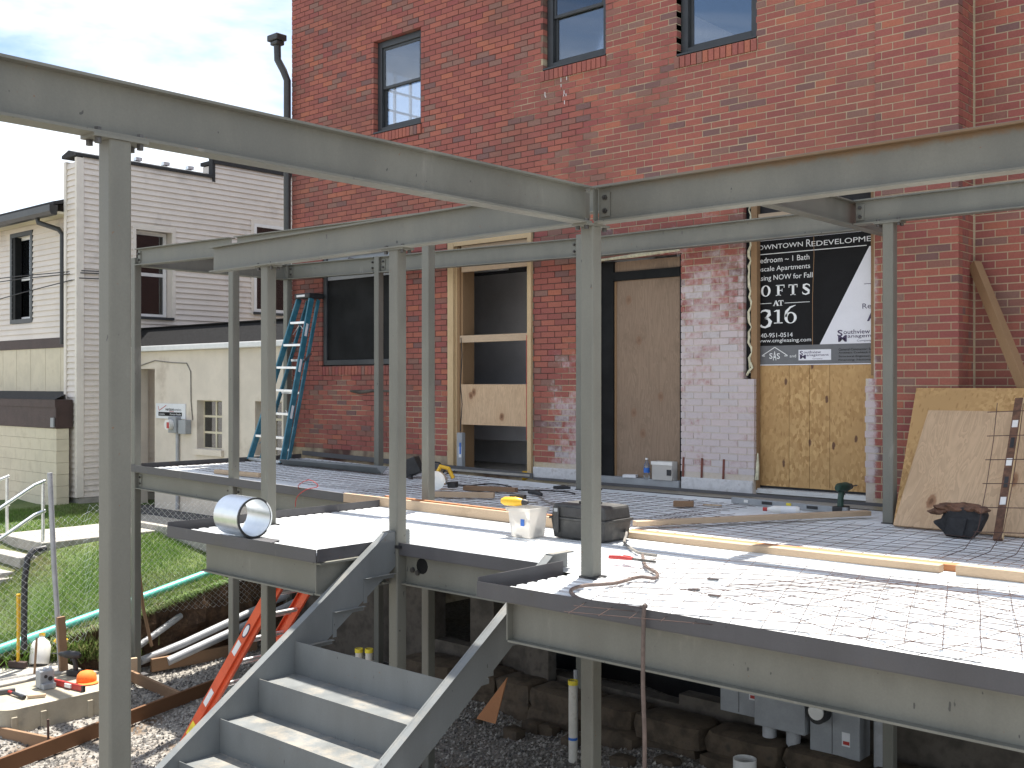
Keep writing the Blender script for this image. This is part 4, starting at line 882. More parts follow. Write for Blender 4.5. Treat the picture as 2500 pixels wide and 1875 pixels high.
mb.build('contents', M['concrete'], bn, True); MB().box(-5.02, -4.985, y0+.002, y0+.005, .09, .14).build('label', M['bluetape'], bn)
# power drills
def drill(name, lab, c, yawd, body, lying=False, scale=1.0, pitch=0):
    root = thing(name, lab, 'drill', tuple(c)); R_ = Matrix.Rotation(rad(yawd), 4, 'Z') @ (Matrix.Rotation(rad(90), 4, 'X') if lying else Matrix.Identity(4)) @ Matrix.Rotation(rad(pitch), 4, 'Y')
    def P(mb):
        mb.v = [tuple((R_ @ (Vector(v)*scale))+Vector(c)) for v in mb.v]; return mb
    P(MB().tube([(-.09, 0, .185), (-.06, 0, .187), (.04, 0, .187), (.075, 0, .186), (.09, 0, .185)], [.02, .034, .036, .03, .024], 14)).build('motor_body', body, root, True)
    P(MB().tube([(.09, 0, .185), (.12, 0, .185), (.14, 0, .185)], [.024, .022, .012], 14)).build('chuck', M['blackpl'], root, True)
    P(MB().cyl((.14, 0, .185), (.22, 0, .185), .005, 8)).build('bit', M['bolt'], root, True)
    P(MB().tube([(-.02, 0, .16), (-.035, 0, .11), (-.04, 0, .05)], [.022, .021, .023], 12)).build('handle', body, root, True)
    P(MB().box(-.095, .035, -.038, .038, .004, .052)).build('battery', M['blackpl'], root, bevel=.006)
    P(MB().cyl((.0, 0, .14), (.018, 0, .135), .009, 8)).build('trigger', M['blackpl'], root); return root
drill('power_drill', 'dark green cordless drill standing on the deck near the pier column', (-3.98, 8.66, .0), 88, M['dkgreen'], scale=1.2)
drill('power_drill', 'yellow cordless drill lying across the plastic bin', (-5.15, 5.88, .262), 14, M['yellow'], lying=True, scale=.95)
# circular saw
cs = thing('circular_saw', 'yellow circular saw with silver guard on the rear deck', 'saw', (-7.62, 7.53, .03)); c_ = Vector((-7.72, 7.50, .125)); ax = Vector((.40, -.92, 0)).normalized(); tx = Vector((.92, .40, 0)); tz = Vector((0,0,1))
MB().cyl(c_-ax*.0, c_+ax*.004, .088, 28).build('blade', M['galv2'], cs, True)
poly = [(.105*math.cos(rad(a)), .105*math.sin(rad(a))) for a in range(-8, 189, 8)]+[(.055*math.cos(rad(a)), .055*math.sin(rad(a))) for a in range(188, -9, -12)]
MB().prism(poly, c_-ax*.03, tx, tz, ax*.05).build('blade_guard', M['alum'], cs)
MB().cyl(c_-ax*.17, c_-ax*.03, .052, 18).build('motor', M['yellow'], cs, True); MB().tube([c_-ax*.05-tx*.02+tz*.07, c_-ax*.06+tx*.02+tz*.15, c_-ax*.06+tx*.11+tz*.13, c_-ax*.06+tx*.16+tz*.03], [.02, .024, .022, .02], 10).build('handle', M['yellow'], cs, True)
MB().obox(c_+tz*-.088-ax*.06+tx*.02, tx*.15, ax*.075, tz*.003).build('base_shoe', M['alum'], cs); MB().obox(c_-ax*.1+tx*.14-tz*.04, tx*.045, ax*.05, tz*.03).build('rear_housing', M['blackpl'], cs, bevel=.01)
# black work light by the wall
wl = thing('work_light', 'black work light lying on its stand near the open doorway', 'lamp', (-8.9, 8.45, 0)); MB().obox((-8.98, 8.30, .15), (.12, .05, .05), (-.03, .07, 0), (-.04, -.02, .09)).build('housing', M['blackpl'], wl, bevel=.012)
MB().tube([(-8.80, 8.62, .02), (-8.74, 8.64, .12), (-8.80, 8.6, .2), (-8.9, 8.5, .22), (-8.98, 8.4, .16)], .012, 8).build('stand', M['blackpl'], wl, True); MB().tube([(-8.85, 8.2, .02), (-8.92, 8.25, .05), (-8.97, 8.3, .1)], .03, 8).build('knob', M['blackpl'], wl, True)
# steel angle lying on the rear deck
sa_ = thing('steel_angle', 'loose grey steel angle lying on the rear deck by the stepladder', 'steel angle', (-10.3, 8.2, .07)); p, q = Vector((-11.15, 8.15, .165)), Vector((-9.36, 8.25, .145)); n_ = (q-p).normalized(); sd = n_.cross(Vector((0,0,1)))
MB().bar(p+sd*.05-Vector((0,0,.045)), q+sd*.05-Vector((0,0,.045)), .006, .12, up=(sd+Vector((0,0,.9)))).build('leg', M['stair'], sa_); MB().bar(p-sd*.05-Vector((0,0,.045)), q-sd*.05-Vector((0,0,.045)), .006, .12, up=(-sd+Vector((0,0,.9)))).build('leg', M['stair'], sa_)
# level lying by the wall
l2 = thing('spirit_level', 'long grey box level lying flat at the foot of the wall', 'level', (-4.6, 8.9, 0)); MB().bar((-5.22, 8.96, .032), (-4.02, 8.84, .032), .03, .055).build('body', M['greybox'], l2, bevel=.003)
for t in (.14, .33, .72): p = Vector((-5.22, 8.96, .032)).lerp(Vector((-4.02, 8.84, .032)), t); MB().obox(p+Vector((-.0015, -.0165, .002)), (.055 if t != .14 else .025, -.0055, 0), (0, .002, 0), (0, 0, .013)).build('grip_slot', M['blackpl'] if t != .14 else M['hazy'], l2)
p = Vector((-5.22, 8.96, .032)).lerp(Vector((-4.02, 8.84, .032)), .52); MB().obox(p+Vector((0, -.017, .01)), (.025, -.0025, 0), (0, .002, 0), (0, 0, .012)).build('vial', M['alarm'], l2)
# bottle, cords, tape, snips, scraps
bt = thing('bottle', 'small plastic bottle with red cap lying on the mesh', 'bottle', (-4.25, 8.1, .03)); a, b = Vector((-4.40, 8.04, .055)), Vector((-4.12, 8.16, .055)); n_ = (b-a)
MB().tube([a+n_*.12, a+n_*.2, a+n_*.3, a+n_*.95, b], [.014, .022, .033, .033, .026], 14).build('body', M['hazy'], bt, True); MB().tube([a, a+n_*.12], .017, 12).build('cap', M['red'], bt, True); MB().tube([a+n_*.5, a+n_*.9], .0338, 14, False).build('label', M['paper'], bt, True)
def cord(pts, r, lab, mat, nm='power_cable', cat='cord'):
    P3 = [Vector(p) for p in pts]; out_ = []
    for i in range(len(P3)-1):
        p0, p1, p2, p3 = P3[max(i-1,0)], P3[i], P3[i+1], P3[min(i+2,len(P3)-1)]
        for k in range(6):
            t = k/6; out_.append(.5*((2*p1)+(-p0+p2)*t+(2*p0-5*p1+4*p2-p3)*t*t+(-p0+3*p1-3*p2+p3)*t**3))
    out_.append(P3[-1]); return tag(MB().tube(out_, r, 8).build(nm, M[mat], None, True), lab, cat)
cord([(-9.2, 9.25, .075), (-9.25, 9.1, .03), (-9.05, 8.75, .02), (-8.5, 8.4, .03), (-8.1, 8.33, .03), (-8.07, 8.65, .03), (-7.75, 8.6, .03), (-7.4, 8.35, .03), (-7.2, 8.45, .03), (-6.95, 8.6, .02), (-6.75, 8.5, .02)], .008, 'black power cord snaking from the doorway across the mesh', 'cordblk')
cord([(-6.75, 7.95, .03), (-6.35, 7.62, .03), (-6.1, 7.6, .03), (-5.9, 7.4, .03), (-5.4, 7.0, .03), (-4.9, 6.62, .06), (-4.55, 6.32, .065), (-4.42, 6.12, .02), (-4.25, 5.95, .02), (-4.16, 5.87, .02), (-4.05, 5.79, .02), (-3.92, 5.78, .02)], .010, 'grey extension cord lying across the deck past the toolbox', 'cord')
cord([(-4.0, 5.74, .02), (-3.86, 5.55, .02), (-3.74, 5.40, .02), (-3.66, 5.33, .02), (-3.55, 5.24, .02), (-3.47, 5.1, .02), (-3.56, 5.07, .02), (-3.55, 4.83, .02), (-3.63, 4.65, .02), (-3.60, 4.50, .02), (-3.46, 4.37, .02), (-3.34, 4.335, .02), (-3.18, 4.35, .02), (-3.04, 4.32, .03), (-2.97, 4.285, .052), (-2.963, 4.262, .03), (-2.965, 4.258, -.3), (-2.955, 4.258, -.6), (-2.96, 4.256, -1.0), (-2.95, 4.256, -1.5), (-2.97, 4.26, -2.3)], .0105, 'brown cord hanging over the front edge of the right deck', 'browncord')
tag(MB().tube([(-6.93, 8.0, .03), (-6.80, 7.96, .04), (-6.68, 7.90, .03)], [.018, .028, .016], 10).build('cord_plug', M['cordblk'], None, True), 'black cord connector lying on the mesh', 'plug')
for k, (x, y, l_) in enumerate(((-7.05, 8.52, 'black plug lying furthest left by the black cord'), (-6.72, 8.62, 'black plug lying by the black cord near the corner column'))): tag(MB().tube([(x, y, .03), (x+.09, y+.05, .035), (x+.16, y+.09, .03)], [.016, .024, .012], 8).build('cord_plug', M['cordblk'], None, True), l_, 'plug')
yt = thing('tape_holder', 'yellow plastic tape holder standing on the mesh by the doorway', 'tape', (-7.93, 9.1, .02)); MB().ring((-7.96, 9.08, .065), (-7.90, 9.12, .065), .055, .022, 20).build('shell', M['yellow'], yt)
sn = thing('tin_snips', 'red handled tin snips lying on a strip of corrugated metal', 'snips', (-3.75, 5.25, .02))
MB().tube([(-3.90, 5.24, .045), (-3.82, 5.245, .05), (-3.73, 5.25, .05)], [.012, .014, .009], 8).build('handle', M['red'], sn, True); MB().tube([(-3.84, 5.31, .045), (-3.78, 5.29, .048), (-3.73, 5.26, .05)], [.011, .012, .008], 8).build('handle', M['red'], sn, True); MB().bar((-3.73, 5.25, .05), (-3.58, 5.28, .045), .02, .012).build('blade', M['bolt'], sn)
sc_ = sheet(-3.86, -3.60, 5.06, 5.30, .03, 'metal_scrap', dk); sc_.parent = None
tag(sc_, 'small corrugated metal offcut under the tin snips', 'metal scrap'); sc_.data.transform(Matrix.Translation((-6, 7, 0))); sc_.rotation_euler = (0,0,0)
# swing the offcut so its ends face the camera
cR = Vector((-3.72, 5.18, .03)); sc_.data.transform(Matrix.Translation(cR) @ Matrix.Rotation(rad(58), 4, 'Z') @ Matrix.Translation(-cR))
for k, (x, y, l_) in enumerate(((-3.06, 4.86, 'dark metal chip on the bright deck nearest the edge'), (-2.90, 4.80, 'dark metal chip on the bright deck under the mesh'), (-3.15, 5.2, 'dark metal chip on the bright deck by the cord loop'))): tag(MB().obox((x, y, .006), (.03, .006, 0), (0, .008, 0), (0, 0, .005)).build('metal_chip', M['mill'], None), l_, 'metal chip')
# coil of sheet metal on the landing + tray
co = thing('sheet_coil', 'shiny coil of galvanized flashing standing on the landing edge', 'coil', (-6.7, 4.52, 0)); a, b = Vector((-6.92, 4.59, .155)), Vector((-6.59, 4.57, .155))
MB().ring(a, b, .147, .136, 40).build('coil', M['galv2'], co, True); MB().ring(b+Vector((.0005,0,0)), b+Vector((.006, 0, 0)), .1475, .134, 40).build('edge_wraps', M['blackpl'], co)
tr_ = thing('metal_offcut', 'flat grey triangular metal offcut beside the coil', 'metal scrap', (-6.5, 4.6, 0)); MB().prism([(0, 0), (.42, -.02), (.30, .2), (.02, .18)], (-6.68, 4.44, .004), (1,0,0), (0,1,0), (0,0,.004)).build('plate', M['mill'], tr_)
# wire bits poking from the mesh at the landing
wr = [(-8.95, 6.75, .04), (-8.9, 6.70, .10), (-8.75, 6.72, .16), (-8.65, 6.75, .10), (-8.78, 6.70, .06), (-8.9, 6.68, -.02), (-8.93, 6.68, -.12)]
cord(wr, .004, 'thin red wire looped over the rear deck edge', 'red', 'loose_wire', 'wire')
# bottle and bucket on the boarded door sill
wb = thing('water_bottle', 'clear water bottle with blue label on the boarded door sill', 'bottle', (-6.45, 9.42, .098)); MB().lathe([(.0, 0), (.030, .0), (.032, .02), (.032, .13), (.028, .15), (.013, .185), (.013, .2)], (-6.46, 9.345, .099), 16).build('body', M['glassclear'], wb, True)
MB().lathe([(.0328, .065), (.0328, .115)], (-6.46, 9.345, .099), 16).build('label', M['bluetape'], wb, True); MB().lathe([(.0, .2), (.015, .2), (.015, .218), (0, .218)], (-6.46, 9.345, .099), 12).build('cap', M['white'], wb, True)
pk = thing('plastic_tub', 'clear square tub half full of grey stuff on the boarded door sill', 'tub', (-6.24, 9.4, .098)); mb = MB(); x0, x1, y0, y1 = -6.37, -6.125, 9.31, 9.415
for a, b, c, d in ((x0, x1, y0, y0+.004), (x0, x1, y1-.004, y1), (x0, x0+.004, y0+.004, y1-.004), (x1-.004, x1, y0+.004, y1-.004)): mb.box(a, b, c, d, .10, .29)
mb.build('wall', M['trans'], pk); MB().box(x0+.006, x1-.006, y0+.006, y1-.006, .102, .21).build('contents', M['greybox'], pk); MB().box(x0-.008, x1+.008, y0-.008, y0-.001, .255, .29).build('rim', M['hazy'], pk); MB().box(x1-.06, x1-.008, y0-.006, y0-.001, .15, .21).build('label', M['blackpl'], pk)
bx2 = tag(MB().obox((-6.68, 9.36, .115), (.07, .02, 0), (-.015, .045, 0), (0, 0, .014)).build('small_box', M['paper'], None), 'small pale box lying on the boarded door sill', 'box')
# ------------------------------------------------------------ blue step ladder
ld = thing('step_ladder', 'blue fibreglass stepladder standing open by the brick wall', 'ladder', (-11.5, 8.2, .1))
FL, FR, TL, TR = Vector((-12.29, 8.44, .075)), Vector((-11.56, 8.44, .06)), Vector((-12.12, 9.13, 2.27)), Vector((-11.845, 9.13, 2.27))
nrm = (FR-FL).cross(TL-FL).normalized()
for a, b in ((FL, TL), (FR, TR)):
    MB().bar(a, b, .028, .082, up=nrm).build('rail', M['blue'], ld, bevel=.003)
    MB().obox(a+Vector((0, 0, -.0)), (.024, 0, 0), (0, .05, 0), (0, 0, .012)).build('foot', M['blackpl'], ld)
OFF = Vector((0, .135, -.015)); 
for a, b in ((FL+Vector((.06, 0, 0)), TL+Vector((.02, 0, 0))), (FR-Vector((.06, 0, 0)), TR-Vector((.02, 0, 0)))): MB().bar(a+OFF, b+OFF, .026, .05, up=nrm).build('rear_rail', M['blue'], ld, bevel=.003)
for k in range(7):
    t = (2.27-.305*(k+1)-.03-.09)/(2.27-.09); a, b = FL.lerp(TL, t), FR.lerp(TR, t); MB().bar(a+Vector((.015, 0, 0)), b-Vector((.015, 0, 0)), .075, .032).build('step', M['alum'], ld, bevel=.003)
for t in (.08, .42, .62): a, b = FL.lerp(TL, t)+OFF, FR.lerp(TR, t)+OFF; MB().bar(a+Vector((.06, 0, 0)), b-Vector((.06, 0, 0)), .02, .03).build('rear_rung', M['alum'], ld)
for t in (.14, .3, .82):
    a, b = FL.lerp(TL, t), FR.lerp(TR, t); MB().bar(a+Vector((.02, .03, -.10)), a+Vector((.16, .03, .02)), .012, .006).build('brace', M['alum'], ld); MB().bar(b+Vector((-.02, .03, -.10)), b+Vector((-.16, .03, .02)), .012, .006).build('brace', M['alum'], ld)
MB().obox((TL+TR)/2+Vector((0, .07, .035)), (.165, 0, 0), (0, .13, 0), (0, 0, .035)).build('top_cap', M['blackpl'], ld, bevel=.012)
MB().obox((TL+TR)/2+Vector((-.02, -.062, .035)), (.09, 0, 0), (0, .002, 0), (0, 0, .014)).build('cap_logo', M['paper'], ld)
for t in (.30, .58, .80): c_ = FR.lerp(TR, t)+Vector((.0155, 0, 0)); u_ = (TR-FR).normalized(); MB().obox(c_, (.001, 0, 0), u_.cross(Vector((1,0,0)))*.018, u_*.09).build('sticker', M['paper'], ld)
MB().bar(FR.lerp(TR, .60)+Vector((0, .05, 0)), FR.lerp(TR, .64)+OFF+Vector((0, .03, .05)), .012, .03).build('spreader', M['mill'], ld)

# ------------------------------------------------------------ red extension ladder under the landing
rl = thing('extension_ladder', 'orange-red fibreglass extension ladder leaning under the landing', 'ladder', (-9.0, 5.5, -2.5))
A0, A1 = Vector((-9.05, 5.34, -2.47)), Vector((-7.24, 5.34, -.335)); dv = Vector((0, .42, 0)); un = (A1-A0).normalized(); nn = un.cross(Vector((0,1,0))).normalized()
for o_ in (Vector((0,0,0)), dv):
    for s_, in ((1,),):
        fl = MB().bar(A0+o_, A1+o_, .006, .085, up=nn); sg = 1 if o_.y == 0 else -1
        fl.bar(A0+o_+nn*.04+Vector((0, sg*.016, 0)), A1+o_+nn*.04+Vector((0, sg*.016, 0)), .028, .006, up=nn); fl.bar(A0+o_-nn*.04+Vector((0, sg*.016, 0)), A1+o_-nn*.04+Vector((0, sg*.016, 0)), .028, .006, up=nn)
        fl.build('rail', M['orange'], rl)
        q_ = nn*-.055+Vector((0, sg*.035, 0)); MB().bar(A0+o_+q_+un*.1, A1+o_+q_-un*.15, .026, .06, up=nn).build('fly_rail', M['orange'], rl)
for k in range(9):
    c_ = A0+un*(.25+.30*k); MB().cyl(c_+Vector((0, .0, 0)), c_+dv, .019, 10).build('rung', M['alum'], rl, True)
    c_ = c_-nn*.055+un*.1; MB().cyl(c_+Vector((0, .03, 0)), c_+dv-Vector((0, .03, 0)), .019, 10).build('rung', M['alum'], rl, True)
for t, h, mt in ((.36, .10, 'paper'), (.60, .08, 'paper'), (.2, .09, 'alarm')):
    c_ = A0.lerp(A1, t)+Vector((0, -.0045, 0)); MB().obox(c_, un*h, (0, .001, 0), nn*.026).build('sticker', M[mt], rl)
c_ = A0.lerp(A1, .68)+Vector((0, -.006, 0)); MB().prism([(.085*math.cos(a), .03*math.sin(a)) for a in np.linspace(0, 6.283, 20)[:-1]], c_, un, nn, Vector((0, .002, 0))).build('oval_badge', M['signpurple'], rl)
MB().prism([(.07*math.cos(a), .022*math.sin(a)) for a in np.linspace(0, 6.283, 20)[:-1]], c_-Vector((0, .0015, 0)), un, nn, Vector((0, .001, 0))).build('oval_badge', M['paper'], rl)

# settle everything that stands on the pan: re-seat it 35 mm lower
def settle():
    done = set()
    for o in bpy.data.objects:
        if o.parent is None and o.get('category') and o.name not in BEFORE:
            if o.type == 'EMPTY': c = Vector(o['_o'])
            else: bb = [Vector(q) for q in o.bound_box]; c = sum(bb, Vector())/8
            if o.name.split('.')[0] in ('water_bottle', 'plastic_tub', 'small_box', 'extension_ladder', 'step_ladder'): continue
            kf = 0. if o.name.split('.')[0] in ('leaning_panel', 'tool_pouch', 'power_cable', 'loose_wire', 'wire_mesh', 'spirit_level', 'sheet_coil', 'metal_offcut') else .032
            o.location = Vector(o.location)+Vector((c.x*kf, c.y*kf, DZ))
settle()

# ================================================================== YARD
def board(p, q, lab, h=.09, th=.038, mat='pineold', z=None, grp='wooden form boards in the yard'):
    z = GZ+.0 if z is None else z; o = MB().bar((p[0], p[1], z+h/2), (q[0], q[1], z+h/2), th, h).build('form_board', M[mat], bevel=.003); return tag(o, lab, 'form board', grp)
board((-9.72, 3.15), (-10.98, 7.15), 'long brown form board running from the bottom left under the ladder', h=.14, mat='pinedk') if 'pinedk' in M else None
M['pinedk'] = wood('wet_form_board', (.17, .085, .042), (.09, .045, .025), (3, 3, 14))
board((-10.00, 3.9), (-10.95, 7.05), 'long brown form board running from the bottom left to the orange ladder', h=.15, mat='pinedk')
board((-11.75, 4.45), (-10.33, 4.86), 'grey form board meeting the long brown board at lower left', h=.13)
board((-12.10, 6.62), (-10.85, 6.52), 'grey form board running from the far left column to the brown board', h=.13)
board((-12.3, 7.0), (-12.15, 8.45), 'grey form board standing at the foot of the bank under the pipes', h=.16, th=.05)
board((-12.18, 6.58), (-12.14, 6.72), 'short upright board end behind the near column', h=.26, th=.05, mat='pineX')
tag(MB().cyl((-10.31, 4.78, GZ-.05), (-10.30, 4.77, -2.16), .012, 8).build('form_stake', M['rebar'], None, True), 'rusty steel stake pinning the two form boards', 'stake')
tag(MB().bar((-9.3, 6.35, -2.47), (-8.95, 6.15, -2.47), .03, .012).build('wood_scrap', M['pineX']), 'thin wood scrap on the gravel by the orange ladder', 'scrap')
tag(MB().bar((-8.62, 5.0, -2.475), (-8.3, 5.22, -2.475), .04, .012).build('wood_scrap', M['pineold']), 'dark stick on the gravel beside the stair stringer', 'scrap')
tag(MB().obox((-9.05, 5.62, -2.42), (.16, .05, 0), (-.03, .11, 0), (0, 0, .05)).build('white_block', M['hazy'], None, bevel=.02), 'pale block lying at the foot of the orange ladder', 'block')
# mortar tub upside down as a table
tbx = thing('mortar_tub', 'big beige upturned mortar tub carrying tools on the gravel', 'tub', (-11.4, 5.3, GZ))
def rrect(x0, x1, y0, y1, r, z, n=6):
    p = []
    for cx_, cy_, a0 in ((x1-r, y1-r, 0), (x0+r, y1-r, 90), (x0+r, y0+r, 180), (x1-r, y0+r, 270)):
        for k in range(n+1): a = rad(a0+90*k/n); p.append((cx_+r*math.cos(a), cy_+r*math.sin(a), z))
    return p
M['tubm'] = plain('tub_plastic', (.36, .32, .24), .6, 0, .12, 4, c2=(.26, .24, .19))
x0, x1, y0, y1 = -11.92, -11.02, 4.62, 6.05; R0 = rrect(x0-.02, x1+.02, y0-.02, y1+.02, .2, GZ-.01); R1 = rrect(x0, x1, y0, y1, .18, -2.21); R2 = rrect(x0+.02, x1-.02, y0+.02, y1-.02, .17, -2.20); n = len(R0)
mb = MB().add(R0+R1+R2, [(i+k*n, (i+1)%n+k*n, n+(i+1)%n+k*n, n+i+k*n) for k in range(2) for i in range(n)]+[tuple(2*n+i for i in range(n))]); mb.build('tub', M['tubm'], tbx, True)
for y in (4.75, 5.05, 5.55): MB().box(x1+.006, x1+.03, y-.03, y+.03, GZ, -2.28).build('rib', M['tubm'], tbx, bevel=.006)
MB().box(x0+.3, x0+.36, y0-.03, y0-.005, GZ, -2.28).build('rib', M['tubm'], tbx, bevel=.006)
TZ = -2.199
hm = thing('hammer', 'black headed club hammer with red grip lying on the upturned tub', 'hammer', (-11.5, 4.95, TZ)); MB().bar((-11.63, 4.86, TZ+.03), (-11.58, 5.01, TZ+.03), .045, .045).build('head', M['mill'], hm, bevel=.006); MB().tube([(-11.6, 4.94, TZ+.03), (-11.5, 4.95, TZ+.03)], .014, 8).build('shaft', M['red'], hm, True); MB().tube([(-11.5, 4.95, TZ+.03), (-11.26, 4.965, TZ+.025)], [.017, .022], 10).build('grip', M['blackpl'], hm, True)
tw = thing('float_trowel', 'small steel trowel with wooden handle on the upturned tub', 'trowel', (-11.3, 5.1, TZ)); MB().prism([(0, 0), (.25, -.03), (.27, .05), (.0, .02)], (-11.62, 5.02, TZ+.003), (.9, .1, 0), (-.1, .9, 0), (0, 0, .003)).build('blade', M['galv2'], tw); MB().bar((-11.27, 5.0, TZ+.022), (-11.19, 5.16, TZ+.022), .04, .03).build('handle', M['pineX'], tw, bevel=.01)
lg = thing('grey_tool', 'grey laser level tool standing on the upturned tub', 'tool', (-11.6, 5.3, TZ)); MB().box(-11.62, -11.5, 5.24, 5.4, TZ+.002, TZ+.19).build('body', M['greybox'], lg, bevel=.012); MB().box(-11.60, -11.44, 5.25, 5.39, TZ+.001, TZ+.06).build('foot', M['greybox'], lg, bevel=.008); MB().cyl((-11.499, 5.30, TZ+.13), (-11.492, 5.30, TZ+.13), .018, 12).build('lens', M['blackpl'], lg); MB().cyl((-11.499, 5.35, TZ+.10), (-11.492, 5.35, TZ+.10), .025, 12).build('lens', M['blackpl'], lg)
for yy in (5.26, 5.32, 5.38): MB().box(-11.58, -11.54, yy-.012, yy+.012, TZ+.191, TZ+.215).build('tab', M['paper'], lg)
rv = thing('spirit_level', 'red spirit level lying on the upturned tub', 'level', (-11.5, 5.5, TZ)); MB().bar((-11.72, 5.40, TZ+.035), (-11.08, 5.51, TZ+.035), .028, .065).build('body', M['red'], rv, bevel=.003); MB().bar((-11.09, 5.508, TZ+.035), (-11.06, 5.513, TZ+.035), .03, .067).build('end_cap', M['blackpl'], rv); MB().obox((-11.30, 5.458, TZ+.038), (.05, .0086, 0), (.003, -.017, 0), (0, 0, .02)).build('vial', M['hazy'], rv)
cp = thing('cap_hat', 'orange baseball cap lying on the upturned tub', 'cap', (-11.4, 5.75, TZ)); mb = MB(); mb.lathe([(.105, 0), (.108, .03), (.10, .075), (.07, .11), (.02, .125), (.0, .126)], (-11.42, 5.72, TZ+.004), 20); mb.build('crown', M['cap'], cp, True)
MB().prism([(.10*math.cos(a), .10*math.sin(a)*1.0) for a in np.linspace(-1.2, 1.2, 12)]+[(.10+.09*math.cos(a)*.9, .11*math.sin(a)) for a in np.linspace(1.3, -1.3, 12)], (-11.42, 5.72, TZ+.012), Vector((.95, -.3, -.03)), Vector((.3, .95, 0)), (0, 0, .006)).build('brim', M['cap'], cp)
drill('power_drill', 'dark cordless drill standing on the upturned tub', (-11.80, 5.74, TZ), 205, M['blackpl'], scale=1.25)
# sledge hammer, jug, fence post on the slab
sh = thing('sledge_hammer', 'sledgehammer with yellow handle standing on the concrete slab', 'hammer', (-12.75, 5.55, -2.25)); MB().bar((-12.86, 5.50, -2.205), (-12.66, 5.60, -2.205), .07, .075).build('head', M['brownpaint'], sh, bevel=.01); MB().tube([(-12.76, 5.55, -2.19), (-12.765, 5.56, -1.7), (-12.77, 5.56, -1.38)], [.018, .022, .025], 10).build('handle', M['yellow'], sh, True)
jg = thing('plastic_jug', 'white plastic jug tipped against the green pipe', 'jug', (-12.8, 5.9, -2.25)); ax_ = Vector((-.25, .22, .85)).normalized(); MB().lathe([(.0, 0), (.105, 0), (.115, .02), (.115, .22), (.09, .27), (.035, .31), (.03, .34)], (-12.72, 5.78, -2.245), 16, ax_).build('body', M['hazy'], jg, True); MB().lathe([(.036, .335), (.036, .37), (0, .372)], (-12.72, 5.78, -2.245), 12, ax_).build('cap', M['yellow'], jg, True)
tag(MB().tube([(-12.65, 5.95, -2.0), (-12.62, 6.0, -1.93), (-12.6, 6.05, -1.98), (-12.63, 6.03, -2.05)], .03, 8).build('yellow_rag', M['yellow'], None, True), 'yellow plastic bit hanging beside the white jug', 'rag')
po = thing('fence_post', 'grey steel fence post wired to a wooden stake by the bank', 'post', (-12.3, 5.86, -2.4)); MB().tube([(-12.30, 5.86, -2.42), (-12.33, 5.78, -1.0), (-12.35, 5.74, .06)], .030, 12).build('pipe', M['conduit'], po, True); MB().bar((-12.255, 5.87, -2.42), (-12.265, 5.83, -1.62), .09, .045, up=(1, 0, 0)).build('wood_stake', M['pineold'], po)
MB().bar((-12.35, 5.55, -2.4), (-12.42, 5.62, -1.85), .02, .02).build('stick', M['pineold'], po)
tag(MB().tube([(-12.68, 5.84, -.86), (-12.67, 5.70, -.87), (-12.66, 5.62, -.95), (-12.66, 5.585, -1.2), (-12.66, 5.58, -1.6), (-12.66, 5.58, -2.02)], .036, 14).build('drain_hose', M['blackpl'], None, True), 'black drain hose hanging down the chain link mesh', 'hose')
gp = thing('sewer_pipe', 'long green plastic pipe lying on the grass along the bank', 'pipe', (-12.9, 6.5, -1.9)); MB().tube([(-13.0, 4.2, -2.20), (-12.98, 5.45, -2.04), (-12.95, 6.6, -1.82), (-12.93, 8.2, -1.50), (-12.92, 8.9, -1.36)], .058, 18).build('pipe', M['green'], gp, True)
def pipe(pts, r, lab, mat='conduit'): return tag(MB().tube(pts, r, 14).build('conduit_pipe', M[mat], None, True), lab, 'pipe', 'grey pipes in the trench by the bank')
pipe([(-12.38, 6.9, -2.36), (-12.36, 7.5, -2.24), (-12.35, 8.4, -2.02), (-12.34, 9.1, -1.85)], .05, 'grey conduit rising along the bank behind the form board')
pipe([(-12.25, 7.2, -2.40), (-12.2, 7.9, -2.22), (-12.15, 8.9, -1.98), (-12.15, 9.2, -1.9)], .055, 'thicker grey conduit lying nearest the form board')
pipe([(-12.42, 6.85, -2.2), (-12.5, 7.25, -2.05), (-12.62, 7.6, -1.94)], .042, 'taped grey pipe sticking out of the dark hole in the bank')
tag(MB().tube([(-12.42, 6.9, -1.2), (-12.41, 6.95, -1.7), (-12.38, 7.05, -2.2)], .022, 8).build('old_post', M['pineold'], None, True), 'thin leaning post beside the far left column', 'post')
# pale pipes lying under the landing
for k, (y, z) in enumerate(((6.2, -2.44), (6.35, -2.44), (6.28, -2.36))): pipe([(-9.6, y, z), (-7.2, y+.25, z+.01)], .03, ('front', 'back', 'top')[k]+' pale pipe of the small pile under the landing', 'pvc')
